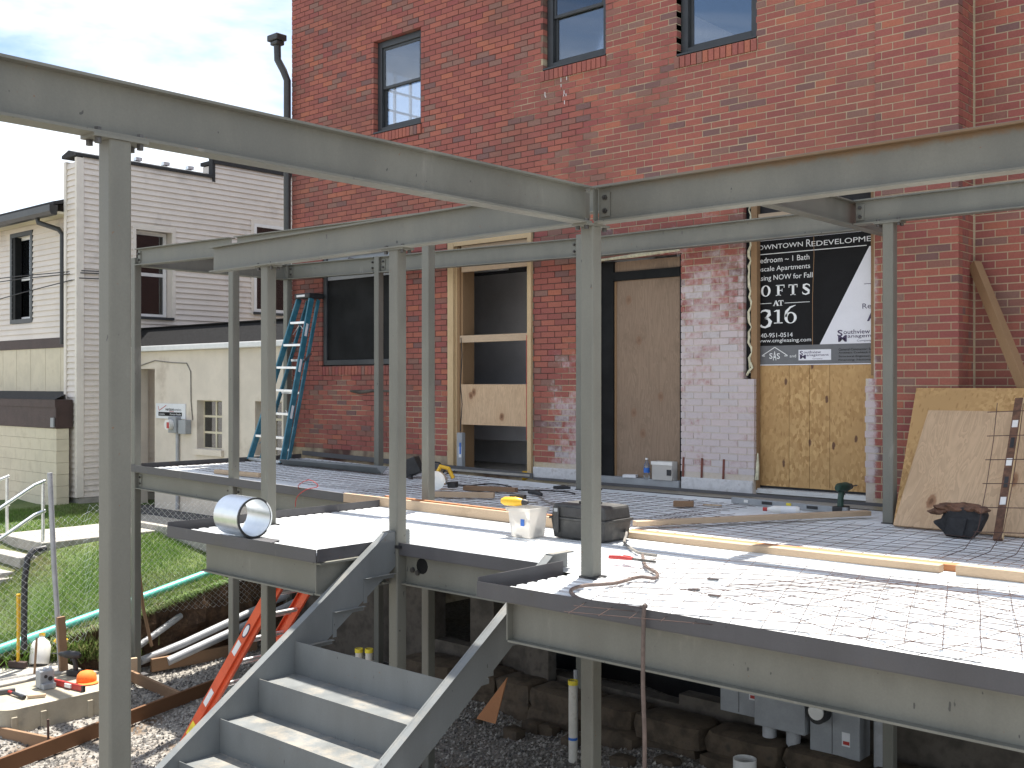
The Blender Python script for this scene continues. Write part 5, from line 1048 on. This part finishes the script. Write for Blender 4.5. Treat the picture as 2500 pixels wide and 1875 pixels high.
# chain link fence, hanging loose
fn = thing('chain_link_fence', 'loose galvanized chain link mesh hanging along the grass bank', 'fence', (-12.6, 7, -2))
FV = []; FF = []
def fz(y, k): # sagging mesh
    return 0
p_ = .085; ncolm = int(3.9/p_); y0 = 5.25; nrow = 19
for sgn in (0, 1):
    for c in range(ncolm):
        prev = None
        for r_ in range(nrow+1):
            yy = y0+c*p_+(p_/2 if (r_+sgn) % 2 else -p_/2)*1.0; top = -.42+.05*math.sin(yy*1.3)-(.12 if yy < 6.3 else 0); zz = top-r_*.0745-.10*(yy < 6.4)*r_/nrow; xx = -12.56+.05*math.sin(yy*2.1+r_*.13)+.04*r_/nrow+(.006 if sgn else -.006)
            cur = (xx, yy, zz); 
            if prev:
                b0 = len(FV); q = .0012; FV += [(prev[0]-q, prev[1], prev[2]-q), (prev[0]+q, prev[1], prev[2]-q), (prev[0], prev[1]+q, prev[2]+q), (cur[0]-q, cur[1], cur[2]-q), (cur[0]+q, cur[1], cur[2]-q), (cur[0], cur[1]+q, cur[2]+q)]
                FF += [(b0, b0+1, b0+4, b0+3), (b0+1, b0+2, b0+5, b0+4), (b0+2, b0, b0+3, b0+5)]
            prev = cur
npmesh('wire_mesh', FV, FF, M['alum'], fn)
MB().cyl((-12.6, 9.05, -1.9), (-12.6, 9.05, -.3), .025, 10).build('post', M['conduit'], fn, True)
# pvc stubs and utility gear under the deck
def stub(x, y, z1, r, lab):
    t_ = thing('pvc_stub', lab, 'pipe', (x, y, GZ), 'white pipe stubs under the deck'); MB().cyl((x, y, GZ-.02), (x, y, z1), r, 16).build('pipe', M['pvc'], t_, True); MB().ring((x, y, z1-.03), (x, y, z1+.012), r+.006, r-.006, 18).build('yellow_collar', M['alarm'], t_); return t_
a_ = stub(-6.40, 8.03, -1.745, .042, 'tall white pipe stub with yellow collar beside the corner column'); MB().ring((-6.40, 8.03, -2.30), (-6.40, 8.03, -2.275), .0432, .03, 16).build('blue_band', M['bluetape'], a_)
stub(-9.05, 7.62, -1.80, .04, 'left white pipe stub of the pair behind the stairs'); stub(-8.93, 7.66, -1.79, .04, 'right white pipe stub of the pair behind the stairs')
tag(MB().cyl((-6.58, 8.3, GZ-.02), (-6.58, 8.3, -1.72), .022, 10).build('thin_pipe', M['conduit'], None, True), 'thin grey pipe behind the tall white stub', 'pipe')
sp_ = tag(MB().add([(-7.66, 8.02, -2.36), (-7.38, 8.0, -2.35), (-7.24, 8.02, -1.86), (-7.66, 8.035, -2.34), (-7.38, 8.015, -2.33), (-7.24, 8.035, -1.86)], [(0,1,2),(5,4,3),(0,3,4,1),(1,4,5,2),(2,5,3,0)]).build('plywood_scrap', M['pineX2']), 'triangular plywood scrap leaning below the right stringer', 'scrap')
def cabinet(x0, x1, z0, z1, y0, lab, split, labels, dial=False):
    t_ = thing('meter_cabinet', lab, 'electrical cabinet', ((x0+x1)/2, y0, z0), 'grey electrical cabinets under the deck'); MB().box(x0, x1, y0, y0+.22, z0, z1).build('body', M['greybox'], t_, bevel=.006)
    if split:
        MB().box(x0+split-.002, x0+split+.002, y0-.004, y0-.0005, z0+.02, z1-.01).build('seam', M['mill'], t_)
        for k in (.25, .62): MB().cyl((x0+split*k, y0-.02, z1-.2), (x0+split*k, y0-.0005, z1-.2), .012, 10).build('seal', M['bluetape'], t_)
    for lx_, lz in labels: a = MB().box(lx_, lx_+.075, y0-.003, y0-.0006, lz, lz+.12).build('warning_label', M['paper'], t_); MB().box(lx_+.012, lx_+.07, y0-.0045, y0-.0032, lz+.015, lz+.045).build('warning_print', M['red'], t_)
    return t_
cabinet(-5.36, -4.94, -2.02, -1.40, 8.98, 'left grey two-door electrical cabinet with warning label under the deck', .20, ((-5.05, -1.86),))
cabinet(-4.93, -4.43, -2.04, -1.40, 8.86, 'plain grey electrical trough box between the two cabinets under the deck', 0, ())
c2_ = cabinet(-4.40, -3.94, -2.17, -1.40, 8.90, 'right grey electrical cabinet with round meter under the deck', .21, ((-4.10, -2.06),)); MB().cyl((-4.28, 8.78, -1.80), (-4.28, 8.8995, -1.80), .085, 20).build('meter', M['blackpl'], c2_); MB().cyl((-4.28, 8.765, -1.775), (-4.28, 8.779, -1.775), .07, 20).build('meter_glass', M['hazy'], c2_)
for x, l_ in ((-4.84, 'left fat grey conduit below the trough box'), (-4.60, 'right fat grey conduit below the trough box')): tag(MB().tube([(x, 8.98, -2.041), (x, 8.98, -2.25), (x, 8.98, -2.26), (x, 8.98, -2.58)], [.065, .065, .072, .072], 16).build('conduit_pipe', M['conduit'], None, True), l_, 'pipe')
tag(MB().cyl((-3.76, 8.95, -2.58), (-3.76, 8.95, -.31), .07, 16).build('conduit_pipe', M['conduit'], None, True), 'tall grey pipe right of the meter cabinet under the deck', 'pipe')
bk = thing('bucket', 'white plastic bucket standing under the deck beside the conduits', 'bucket', (-4.72, 8.2, GZ)); n = 20
mb = MB().ring((-4.70, 8.28, GZ), (-4.70, 8.28, -2.15), .10, .094, 22); mb.cyl((-4.70, 8.28, GZ+.002), (-4.70, 8.28, GZ+.02), .093, 22); mb.build('pail', M['hazy'], bk, True)
# ================================================================== SIGN
def txt(s, x0, z0, wdt, hgt, y, mat, name, parent, bold=0., xr=None, axis='x', xo=None):
    """flat lettering in the XZ plane facing -Y; fitted to width and to the height of its own bounding box"""
    cu = bpy.data.curves.new(name, 'FONT'); cu.body = s; cu.size = 1; cu.offset = bold; cu.extrude = 0; cu.resolution_u = 3
    to = bpy.data.objects.new('tmp', cu); COL.objects.link(to); bpy.context.view_layer.update(); me = bpy.data.meshes.new_from_object(to.evaluated_get(bpy.context.evaluated_depsgraph_get()))
    bpy.data.objects.remove(to); bpy.data.curves.remove(cu)
    n = len(me.vertices); co = np.zeros(n*3, dtype=np.float32); me.vertices.foreach_get('co', co); co = co.reshape(-1, 3); mn, mxx = co.min(0), co.max(0)
    out_ = np.zeros_like(co); ux = (co[:, 0]-mn[0])/(mxx[0]-mn[0])*wdt; uz = (co[:, 1]-mn[1])/(mxx[1]-mn[1])*hgt
    if axis == 'x': out_[:, 0] = x0+ux; out_[:, 1] = y
    else: out_[:, 0] = y; out_[:, 1] = x0+ux
    out_[:, 2] = z0+uz
    if parent is not None: out_ -= np.array(parent['_o'], dtype=np.float32)
    me.vertices.foreach_set('co', out_.ravel()); me.update(); me.materials.clear(); me.materials.append(mat); me.name = name
    o = bpy.data.objects.new(name, me); COL.objects.link(o)
    if parent is not None: o.parent = parent; o['_o'] = list(parent['_o'])
    return o
sg = thing('leasing_sign', 'black and white lofts leasing sign hung in the brick opening', 'sign', (-4.65, 9.485, 1.28)); SY = 9.485
MB().box(-5.45, -3.85, SY, SY+.004, 1.465, 2.50).build('black_panel', M['signblack'], sg)
MB().box(-5.45, -3.85, SY-.0005, SY+.003, 1.283, 1.4648).build('grey_panel', M['signgrey'], sg); MB().box(-5.45, -3.85, SY-.0012, SY+.004, 1.274, 1.2825).build('white_edge', M['signwhite'], sg)
MB().prism([(-4.588, 1.466), (-4.105, 2.351), (-3.85, 2.351), (-3.85, 1.466)], (0, SY-.002, 0), (1,0,0), (0,0,1), (0, .0015, 0)).build('white_panel', M['signwhite'], sg)
MB().box(-5.45, -3.85, SY-.002, SY-.0005, 2.492, 2.506).build('white_edge', M['signwhite'], sg)
T = M['signtext']; yt_ = SY-.0035
def serif(x0, x1, z, h=.004, w=None): return MB().box(x0, x1, yt_-.0002, yt_+.0002, z, z+h)
txt('DOWNTOWN', -5.295, 2.405, .535, .046, yt_, T, 'lettering', sg); txt('R', -4.725, 2.398, .05, .068, yt_, T, 'lettering', sg); txt('EDEVELOPMENT', -4.67, 2.396, .72, .048, yt_, T, 'lettering', sg)
MB().box(-5.45, -4.13, yt_, yt_+.001, 2.357, 2.364).build('rule', T, sg)
txt('Bedroom ~ 1 Bath', -5.25, 2.275, .558, .052, yt_, T, 'lettering', sg); txt('Upscale Apartments', -5.285, 2.178, .60, .062, yt_, T, 'lettering', sg); txt('Leasing NOW for Fall', -5.30, 2.088, .64, .065, yt_, T, 'lettering', sg)
def glyphs(parent):
    # serif capitals and figures drawn as outlines
    def ell(cx_, cz_, rx, rz, n=28, a0=0, a1=360): return [(cx_+rx*math.cos(rad(a0+(a1-a0)*k/n)), cz_+rz*math.sin(rad(a0+(a1-a0)*k/n))) for k in range(n+(0 if a1-a0 == 360 else 1))]
    def put(mb): mb.build('lettering', T, parent)
    def band(outer, inner):
        mb = MB(); n = len(outer); vs = [(x, yt_, z) for x, z in outer]+[(x, yt_, z) for x, z in inner]; mb.add(vs, [(k, (k+1) % n, n+(k+1) % n, n+k) for k in range(n)]); put(mb)
    def strip(path):  # (x,z,halfwidth x, halfwidth z)
        mb = MB(); n = len(path); L_, R_ = [], []
        for i, (x, z, hw) in enumerate(path):
            a, b = path[max(0, i-1)], path[min(n-1, i+1)]; dx, dz = b[0]-a[0], b[1]-a[1]; l = math.hypot(dx, dz) or 1; L_.append((x-dz/l*hw, yt_, z+dx/l*hw)); R_.append((x+dz/l*hw, yt_, z-dx/l*hw))
        mb.add(L_+R_, [(i, i+1, n+i+1, n+i) for i in range(n-1)]); put(mb)
    def rect(x0, x1, z0, z1): put(MB().box(x0, x1, yt_-.0003, yt_+.0003, z0, z1))
    band(ell(-5.151, 2.001, .052, .055), ell(-5.151, 2.001, .027, .047))                                   # O
    rect(-5.028, -5.003, 1.948, 2.050); rect(-5.042, -4.988, 1.948, 1.955); rect(-5.042, -4.951, 2.043, 2.052); rect(-4.958, -4.951, 2.022, 2.043); rect(-5.003, -4.975, 1.995, 2.002); rect(-4.979, -4.973, 1.983, 2.014)  # F
    rect(-4.873, -4.849, 1.946, 2.048); rect(-4.888, -4.834, 1.946, 1.953); rect(-4.907, -4.815, 2.040, 2.049); rect(-4.907, -4.900, 2.018, 2.040); rect(-4.822, -4.815, 2.018, 2.040)                                   # T
    strip([(-4.69, 2.018, .003), (-4.694, 2.034, .006), (-4.722, 2.044, .006), (-4.75, 2.034, .012), (-4.75, 2.014, .013), (-4.725, 1.997, .014), (-4.70, 1.98, .013), (-4.70, 1.958, .011), (-4.728, 1.946, .006), (-4.757, 1.954, .006), (-4.765, 1.972, .003)])  # S
    strip([(-5.375, 2.05, .012), (-5.375, 1.95, .012)]); rect(-5.39, -5.31, 1.948, 1.957)                    # L
    strip([(-5.065, 1.852, .004), (-5.043, 1.902, .004)]); strip([(-5.043, 1.902, .008), (-5.02, 1.852, .008)]); rect(-5.057, -5.03, 1.868, 1.873); rect(-5.074, -5.054, 1.850, 1.854); rect(-5.034, -5.008, 1.850, 1.854)   # A
    rect(-4.995, -4.982, 1.852, 1.902); rect(-5.003, -4.974, 1.850, 1.854); rect(-5.014, -4.962, 1.897, 1.903); rect(-5.014, -5.009, 1.886, 1.897); rect(-4.967, -4.962, 1.886, 1.897)                                     # T
    rect(-5.45, -5.09, 1.876, 1.881); rect(-4.949, -4.688, 1.871, 1.876)
    strip([(-5.205, 1.79, .004), (-5.19, 1.806, .008), (-5.155, 1.812, .010), (-5.115, 1.80, .017), (-5.112, 1.77, .019), (-5.14, 1.742, .010), (-5.165, 1.735, .006)]); strip([(-5.165, 1.737, .006), (-5.125, 1.73, .011), (-5.102, 1.70, .020), (-5.115, 1.665, .017), (-5.155, 1.646, .009), (-5.19, 1.653, .010), (-5.208, 1.668, .012)])   # 3
    rect(-5.03, -5.002, 1.684, 1.812); rect(-5.062, -4.970, 1.680, 1.688); strip([(-5.062, 1.795, .003), (-5.03, 1.806, .008)])                                                # 1
    band(ell(-4.887, 1.730, .064, .055), ell(-4.885, 1.728, .034, .046)); strip([(-4.94, 1.74, .014), (-4.93, 1.79, .014), (-4.89, 1.83, .009), (-4.835, 1.848, .003)])          # 6
glyphs(sg)
txt('540-951-0514', -5.235, 1.546, .37, .042, yt_, T, 'lettering', sg); txt('www.cmgleasing.com', -5.238, 1.487, .563, .046, yt_, T, 'lettering', sg)
PU = M['signpurple']
txt('S', -4.412, 1.535, .052, .060, yt_, PU, 'lettering', sg, .02); txt('outhview', -4.352, 1.555, .255, .040, yt_, PU, 'lettering', sg, .008); txt('M', -4.405, 1.484, .085, .062, yt_-.0005, PU, 'lettering', sg, .03); txt('anagement', -4.312, 1.51, .33, .036, yt_, PU, 'lettering', sg, .006); txt('Company', -4.222, 1.478, .138, .022, yt_, PU, 'lettering', sg)
txt('Ret', -4.17, 1.782, .115, .047, yt_, PU, 'lettering', sg); txt('A', -4.128, 1.666, .10, .086, yt_, PU, 'lettering', sg, .03); MB().box(-4.155, -3.9, yt_, yt_+.001, 2.006, 2.011).build('rule', PU, sg)
# contractor mark, text and the small boxed logo
for a, b in (((-5.192, 1.369), (-5.054, 1.449)), ((-5.054, 1.449), (-4.918, 1.366))): MB().bar((a[0], yt_, a[1]), (b[0], yt_, b[1]), .001, .007, up=(0, 0, 1)).build('roof_mark', T, sg)
MB().box(-5.192, -5.16, yt_-.0005, yt_+.0005, 1.363, 1.370).build('roof_mark', T, sg); MB().box(-4.952, -4.918, yt_-.0005, yt_+.0005, 1.360, 1.367).build('roof_mark', T, sg)
txt('S', -5.112, 1.338, .034, .055, yt_, T, 'lettering', sg, .01); txt('A', -5.073, 1.322, .036, .088, yt_, T, 'lettering', sg, .01); txt('S', -5.033, 1.336, .034, .055, yt_, T, 'lettering', sg, .01); txt('and', -4.896, 1.348, .066, .028, yt_, T, 'lettering', sg)
MB().box(-4.804, -4.474, yt_, yt_+.001, 1.318, 1.419).build('logo_box', M['signwhite'], sg); yb_ = yt_-.0006
txt('S', -4.793, 1.366, .036, .042, yb_, PU, 'lettering', sg, .02); txt('outhview', -4.75, 1.382, .175, .026, yb_, PU, 'lettering', sg, .008); txt('M', -4.79, 1.332, .062, .040, yb_-.0004, PU, 'lettering', sg, .03); txt('anagement', -4.722, 1.35, .225, .025, yb_, PU, 'lettering', sg, .006); txt('Company', -4.66, 1.324, .10, .015, yb_, PU, 'lettering', sg)
for s_, z in (('General Contractor: SAS Builders', 1.402), ('Architect: Craddock Cunningham', 1.370), ('Structural Engineer: Truesdell', 1.336), ('Financing: National Bank of', 1.303)): txt(s_, -4.40, z, .46, .022, yt_, M['signblack'], 'lettering', sg)
# straw-coloured string hanging before the sign
tag(MB().tube([(-4.62, 9.42, 2.66), (-4.615, 9.42, 2.3), (-4.63, 9.42, 1.9), (-4.63, 9.42, 1.46)], .003, 5).build('hanging_string', M['pineoldZ'], None), 'thin string hanging down across the leasing sign', 'string')

# ================================================================== NEIGHBOURING HOUSES
hs = thing('siding_house', 'tall beige vinyl sided building with stepped parapet behind the frame', 'house', (-17.9, 11, -1))
SX = -17.9; sops = [(9.86, 10.62, 2.30, 3.90), (12.36, 13.3, 2.50, 4.28)]
def boards(parent, z0, z1, a0, a1, ops, place, exp=.1016, nm='siding_board'):
    z = z0
    while z < z1-.02:
        zt = min(z+exp, z1)
        for s0, s1 in cut(a0, a1, z, zt, ops): place(s0, s1, z, zt).build(nm, M['siding'], parent)
        z += exp
def placeX(y0, y1, z0, z1):   # on a wall facing +X
    return MB().add([(SX-.01,y0,z0),(SX+.026,y0,z0),(SX+.026,y1,z0),(SX-.01,y1,z0),(SX-.01,y0,z1),(SX+.003,y0,z1),(SX+.003,y1,z1),(SX-.01,y1,z1)], [(0,3,2,1),(4,5,6,7),(0,1,5,4),(1,2,6,5),(2,3,7,6),(3,0,4,7)])
boards(hs, -.86, 4.93, 8.90, 15.0, sops+[(10.3, 15.1, -1, 2.08)], placeX); 
boards(hs, 4.93, 5.30, 11.5, 15.0, [], placeX)
boards(hs, 4.93, 5.02, 8.90, 11.49, [], placeX)
mb = MB(); slabx(mb, SX-.4, SX-.012, 8.9, 15.0, -1.1, 4.95, sops[0]); mb.box(SX-.4, SX-.012, 11.5, 15, 4.95, 5.28); mb.build('wall', M['siding'], hs)
MB().box(SX-.03, SX+.036, 8.765, 8.90, -.86, 5.0).build('corner_post', M['trim'], hs, bevel=.005)
def placeY0(x0, x1, z0, z1, Y=8.80):
    return MB().add([(x0,Y-.026,z0),(x1,Y-.026,z0),(x1,Y+.01,z0),(x0,Y+.01,z0),(x0,Y-.003,z1),(x1,Y-.003,z1),(x1,Y+.01,z1),(x0,Y+.01,z1)], [(0,3,2,1),(4,5,6,7),(0,1,5,4),(1,2,6,5),(2,3,7,6),(3,0,4,7)])
boards(hs, -.86, 4.93, SX-.34, SX-.032, [], lambda a, b, c, d: placeY0(a, b, c, d, 8.80))
MB().box(SX-.42, SX-.345, 8.76, 8.9, -.86, 4.96).build('corner_post', M['trim'], hs)
mb = MB(); mb.prism([(-.46, 0), (.05, 0), (.05, .05), (-.2, .12), (-.46, .05)], (SX, 8.74, 5.02), (1,0,0), (0,0,1), (0, 2.72, 0)); mb.box(SX-.44, SX+.05, 11.47, 15.0, 5.30, 5.37); mb.box(SX-.1, SX+.03, 11.44, 11.5, 4.95, 5.42); mb.build('parapet_cap', M['shingle'], hs)
for y in (9.95, 10.5, 11.0): MB().obox((SX-.05, y, 5.15), (.05, 0, 0), (0, .06, 0), (0, 0, .03)).build('cap_bracket', M['alum'], hs)
def win2(y0, y1, z0, z1, dep, parent):
    t = .11; mb = MB(); mb.box(SX-.012, SX+.024, y0-t*.6, y0, z0-.06, z1+.10); mb.box(SX-.012, SX+.024, y1, y1+t*.6, z0-.06, z1+.10); mb.box(SX-.012, SX+.024, y0, y1, z1, z1+.10); o = mb.build('window', M['trim'], parent)
    MB().box(SX-.05, SX+.06, y0-.02, y1+.02, z0-.05, z0-.004).build('sill', M['winframe'], o); zm = (z0+z1)/2; xg = SX-dep; mb = MB(); f = .06
    mb.box(xg, xg+.05, y0, y0+f, z0, z1); mb.box(xg, xg+.05, y1-f, y1, z0, z1); mb.box(xg, xg+.05, y0+f, y1-f, z0, z0+f); mb.box(xg, xg+.05, y0+f, y1-f, z1-f, z1); mb.box(xg, xg+.05, y0+f, y1-f, zm-.03, zm+.03); mb.build('sash', M['white'], o)
    for a, b in ((z0+f, zm-.03), (zm+.03, z1-f)): MB().box(xg+.02, xg+.026, y0+f, y1-f, a, b).build('pane', M['glassdk'], o)
    MB().box(xg-.06, xg-.03, y0, y1, z0, z1).build('dark_room', M['dark'], o)
win2(9.88, 10.60, 2.32, 3.88, .24, hs); win2(12.38, 13.28, 2.52, 4.26, .02, hs)
MB().box(SX-.4, SX+.02, 8.82, 10.3, -1.15, -.87).build('footing', M['concrete'], hs)
# lower house to the left
h2 = thing('eaves_house', 'low beige house with dark gutter and brown band at the left edge', 'house', (-21, 8.8, -1)); HY = 8.95
def placeY(x0, x1, z0, z1): return placeY0(x0, x1, z0, z1, HY)
wops = [(-20.78, -20.0, 2.32, 3.88)]
boards(h2, 1.93, 4.05, -26.0, -18.33, wops, placeY); mb = MB(); slab(mb, -26, -18.3, -1.2, 4.4, HY+.012, HY+.3, wops); mb.build('wall', M['siding'], h2)
mb = MB(); x0, x1, z0, z1 = -20.78, -20.0, 2.32, 3.88; f = .08
mb.box(x0-f, x0, HY-.03, HY+.02, z0-f, z1+f); mb.box(x1, x1+f, HY-.03, HY+.02, z0-f, z1+f); mb.box(x0, x1, HY-.03, HY+.02, z1, z1+f); mb.box(x0, x1, HY-.03, HY+.02, z0-f, z0); o = mb.build('window', M['winframe'], h2); MB().box(x0, x0+.13, HY-.02, HY+.10, z0, z1).build('shade_liner', M['winboard'], o)  # added dark liner paints the shade of the deep left reveal
mb = MB(); y = HY+.10; mb.box(x0, x0+.05, y, y+.04, z0, z1); mb.box(x1-.05, x1, y, y+.04, z0, z1); mb.box(x0+.05, x1-.05, y, y+.04, z1-.05, z1); mb.box(x0+.05, x1-.05, y, y+.04, z0, z0+.05); mb.box(x0+.05, x1-.05, y, y+.04, 3.06, 3.12); mb.build('sash', M['white'], o)
MB().box(x0+.05, x1-.05, y+.015, y+.02, z0+.05, 3.06).build('pane', M['glassdk'], o); MB().box(x0+.05, x1-.05, y+.015, y+.02, 3.12, z1-.05).build('pane', M['glass'], o); MB().box(x0, x1, y+.1, y+.12, z0, z1).build('dark_room', M['grey_in'], o)
MB().box(-26, -18.33, HY-.03, HY+.012, 1.75, 1.925).build('brown_band', M['brownpaint'], h2)
for k in range(13): x = -26+k*.6; MB().box(x, min(-18.33, x+.588), HY-.012, HY+.01, .90, 1.748).build('panel_board', M['cream'], h2)
MB().box(-26, -18.33, HY-.3, HY, 4.06, 4.10).build('soffit', M['cream'], h2); mb = MB(); mb.prism([(0, 0), (-.03, .06), (-.03, .17), (.12, .17), (.10, 0)], (-26, HY-.42, 4.03), (0,1,0), (0,0,1), (7.7, 0, 0)); mb.build('gutter', M['gutter'], h2)
mb = MB(); mb.add([(-26, HY-.36, 4.21), (-18.35, HY-.36, 4.21), (-18.35, HY+2.4, 5.4-.5), (-26, HY+2.4, 5.4-.5), (-26, HY-.36, 4.27), (-18.35, HY-.36, 4.27), (-18.35, HY+2.4, 5.0), (-26, HY+2.4, 5.0)], [(0,3,2,1),(4,5,6,7),(0,1,5,4),(1,2,6,5),(2,3,7,6),(3,0,4,7)]); mb.build('roof', M['shingle'], h2)
MB().tube([(-19.0, HY-.36, 4.10), (-18.97, HY-.34, 3.96), (-18.70, HY-.1, 3.84), (-18.62, HY-.07, 3.74), (-18.62, HY-.07, 1.8)], .045, 10).build('downspout', M['gutter'], h2, True)
# porch with brown fascia in front
MB().box(-26, -17.98, 8.46, 8.76, .335, .83).build('brown_fascia', M['brownpaint'], h2, bevel=.01); MB().box(-26, -17.98, 8.445, 8.459, .70, .83).build('drip_edge', M['brownpaint'], h2); mb = MB(); mb.add([(-26, 8.44, .832), (-17.98, 8.44, .832), (-18.4, HY, .97), (-26, HY, .97)], [(0,1,2,3)]); mb.build('porch_roof', M['shingle'], h2)
for k in range(7):
    z = -1.05+.2*k
    if z < .33:
        for j in range(20): x = -26+.4*j+(.2 if k % 2 else 0); MB().box(x, min(-18.0, x+.396), 8.48+.0, 8.7, z, min(.333, z+.196)).build('block', M['cream'], h2) if x < -18.05 else None
MB().box(-18.10, -18.0, 8.42, 8.445, .36, .52).build('small_box', M['greybox'], h2)
# lean-to annex
an = thing('annex', 'low beige stucco annex with white gutter and small paned windows', 'building', (-15, 9.7, -1)); AY = 9.7
aops = [(-17.6, -16.93, -1.1, 1.36), (-15.61, -14.88, .04, .83), (-13.98, -13.3, .0, .83)]
mb = MB(); slab(mb, -17.88, -12.75, -1.1, 1.655, AY, AY+.25, aops); mb.build('wall', M['stucco'], an)
MB().box(-17.6, -16.93, AY+.6, AY+.65, -1.1, 1.36).build('door', M['brownpaint'], an); MB().box(-16.932, -16.925, AY+.25, AY+.6, -1.1, 1.36).build('reveal', M['stucco'], an)
mb = MB(); mb.box(-17.88, -12.75, AY-.11, AY+.0, 1.66, 1.75); mb.build('gutter', M['white'], an, bevel=.012); mb = MB(); mb.add([(-17.88, AY-.1, 1.752), (-12.75, AY-.1, 1.752), (-12.75, AY+.24, 2.08), (-17.88, AY+.24, 2.08), (-17.88, AY+2.5, 2.10), (-12.75, AY+2.5, 2.10)], [(0,1,2,3),(3,2,5,4)]); mb.build('roof', M['annexroof'], an)
MB().box(-17.885, -12.75, AY+.2, AY+.26, 2.082, 2.10).build('roof_flashing', M['annexroof'], an)
for x0, x1, z0, z1 in aops[1:]:
    mb = MB(); y = AY+.13; f = .035
    for k in range(3): x = x0+(x1-x0)*k/2; mb.box(max(x0, x-f/2), min(x1, x+f/2), y, y+.03, z0, z1)
    for k in range(4): z = z0+(z1-z0)*k/3; mb.box(x0, x1, y+.002, y+.028, max(z0, z-f/2), min(z1, z+f/2))
    o = mb.build('window', M['cream'], an)
    for a in range(2):
        for b in range(3): MB().box(x0+(x1-x0)*a/2+.02, x0+(x1-x0)*(a+1)/2-.02, y+.012, y+.016, z0+(z1-z0)*b/3+.02, z0+(z1-z0)*(b+1)/3-.02).build('pane', M['glassdk'], o)
    MB().box(x0-.05, x1+.05, AY-.05, AY+.1, z0-.10, z0-.003).build('sill', M['stucco'], o); MB().box(x0, x1, AY+.20, AY+.245, z0, z1).build('dark_room', M['dark'], o)
MB().cyl((-14.42, AY-.02, -1.0), (-14.42, AY-.02, 1.65), .016, 8).build('rain_pipe', plain('dark_red_pipe', (.10, .03, .03), .5), an)
MB().tube([(-17.5, AY-.012, 1.40), (-16.9, AY-.012, 1.50), (-16.4, AY-.012, 1.46), (-15.9, AY-.012, 1.44), (-15.78, AY-.012, 1.3), (-15.77, AY-.012, .8), (-15.72, AY-.012, .5)], .009, 6).build('cable', M['cord'], an, True)
mt_ = thing('electric_meter', 'grey electric meter and conduit on the beige annex wall', 'meter', (-16.2, 9.6, .3)); MB().box(-16.30, -16.06, AY-.12, AY-.001, .28, .55).build('socket_box', M['greybox'], mt_, bevel=.01); MB().cyl((-16.2, AY-.2, .42), (-16.2, AY-.121, .42), .085, 18).build('meter_glass', M['hazy'], mt_, True); MB().box(-16.2, -16.13, AY-.205, AY-.2005, .36, .46).build('red_tag', M['red'], mt_); MB().cyl((-16.14, AY-.04, -1.0), (-16.14, AY-.04, .279), .028, 10).build('conduit', M['conduit'], mt_, True)
MB().box(-16.0, -15.78, AY-.11, AY-.001, .27, .50).build('junction_box', M['greybox'], mt_, bevel=.006)
vs_ = thing('wall_sign', 'small white phone shop sign on the beige annex wall', 'sign', (-16.4, 9.68, .5)); MB().box(-16.86, -15.93, AY-.02, AY-.002, .51, .765).build('board', M['paper'], vs_); yv = AY-.022
RD = M['red']; BK = M['signblack']
MB().bar((-16.78, yv, .72), (-16.75, yv, .65), .001, .012, up=(1,0,0)).build('check_mark', RD, vs_); MB().bar((-16.75, yv, .645), (-16.52, yv, .735), .001, .012, up=(1,0,0)).build('check_mark', RD, vs_)
txt('verizon', -16.55, .645, .27, .05, yv, BK, 'lettering', vs_, .02); txt('wireless', -16.27, .645, .22, .045, yv, M['signgrey'], 'lettering', vs_); MB().box(-16.43, -16.28, yv-.0005, yv+.001, .63, .637).build('red_rule', RD, vs_)
MB().box(-16.77, -16.03, yv-.0005, yv+.001, .555, .62).build('black_bar', BK, vs_); txt('Premium Retailer', -16.40, .57, .35, .035, yv-.0015, T, 'lettering', vs_); txt('wireless', -16.74, .572, .17, .03, yv-.0015, T, 'lettering', vs_)
# overhead service cables
for k, (za, zb, yb_, lab) in enumerate(((3.08, 3.05, 8.86, 'upper thin service cable crossing before the siding'), (3.02, 3.01, 8.84, 'second thin service cable just below the upper one'), (2.60, 2.92, 8.82, 'lower service cable climbing to the siding corner'))):
    tag(MB().tube([(-26, 8.2, za-.15*k), (-22, 8.3, za-.04*(k+1)), (-19.4, 8.5, (za+zb)/2-.03), (-17.86, yb_, zb), (-17.85, yb_+.6, zb+.02)], .009, 6).build('service_cable', M['cordblk'], None), lab, 'cable', 'overhead service cables')
# distant ground line of trees behind the alley, only a hint beyond the roofs is open sky
for o in bpy.data.objects:
    if '_o' in o: del o['_o']
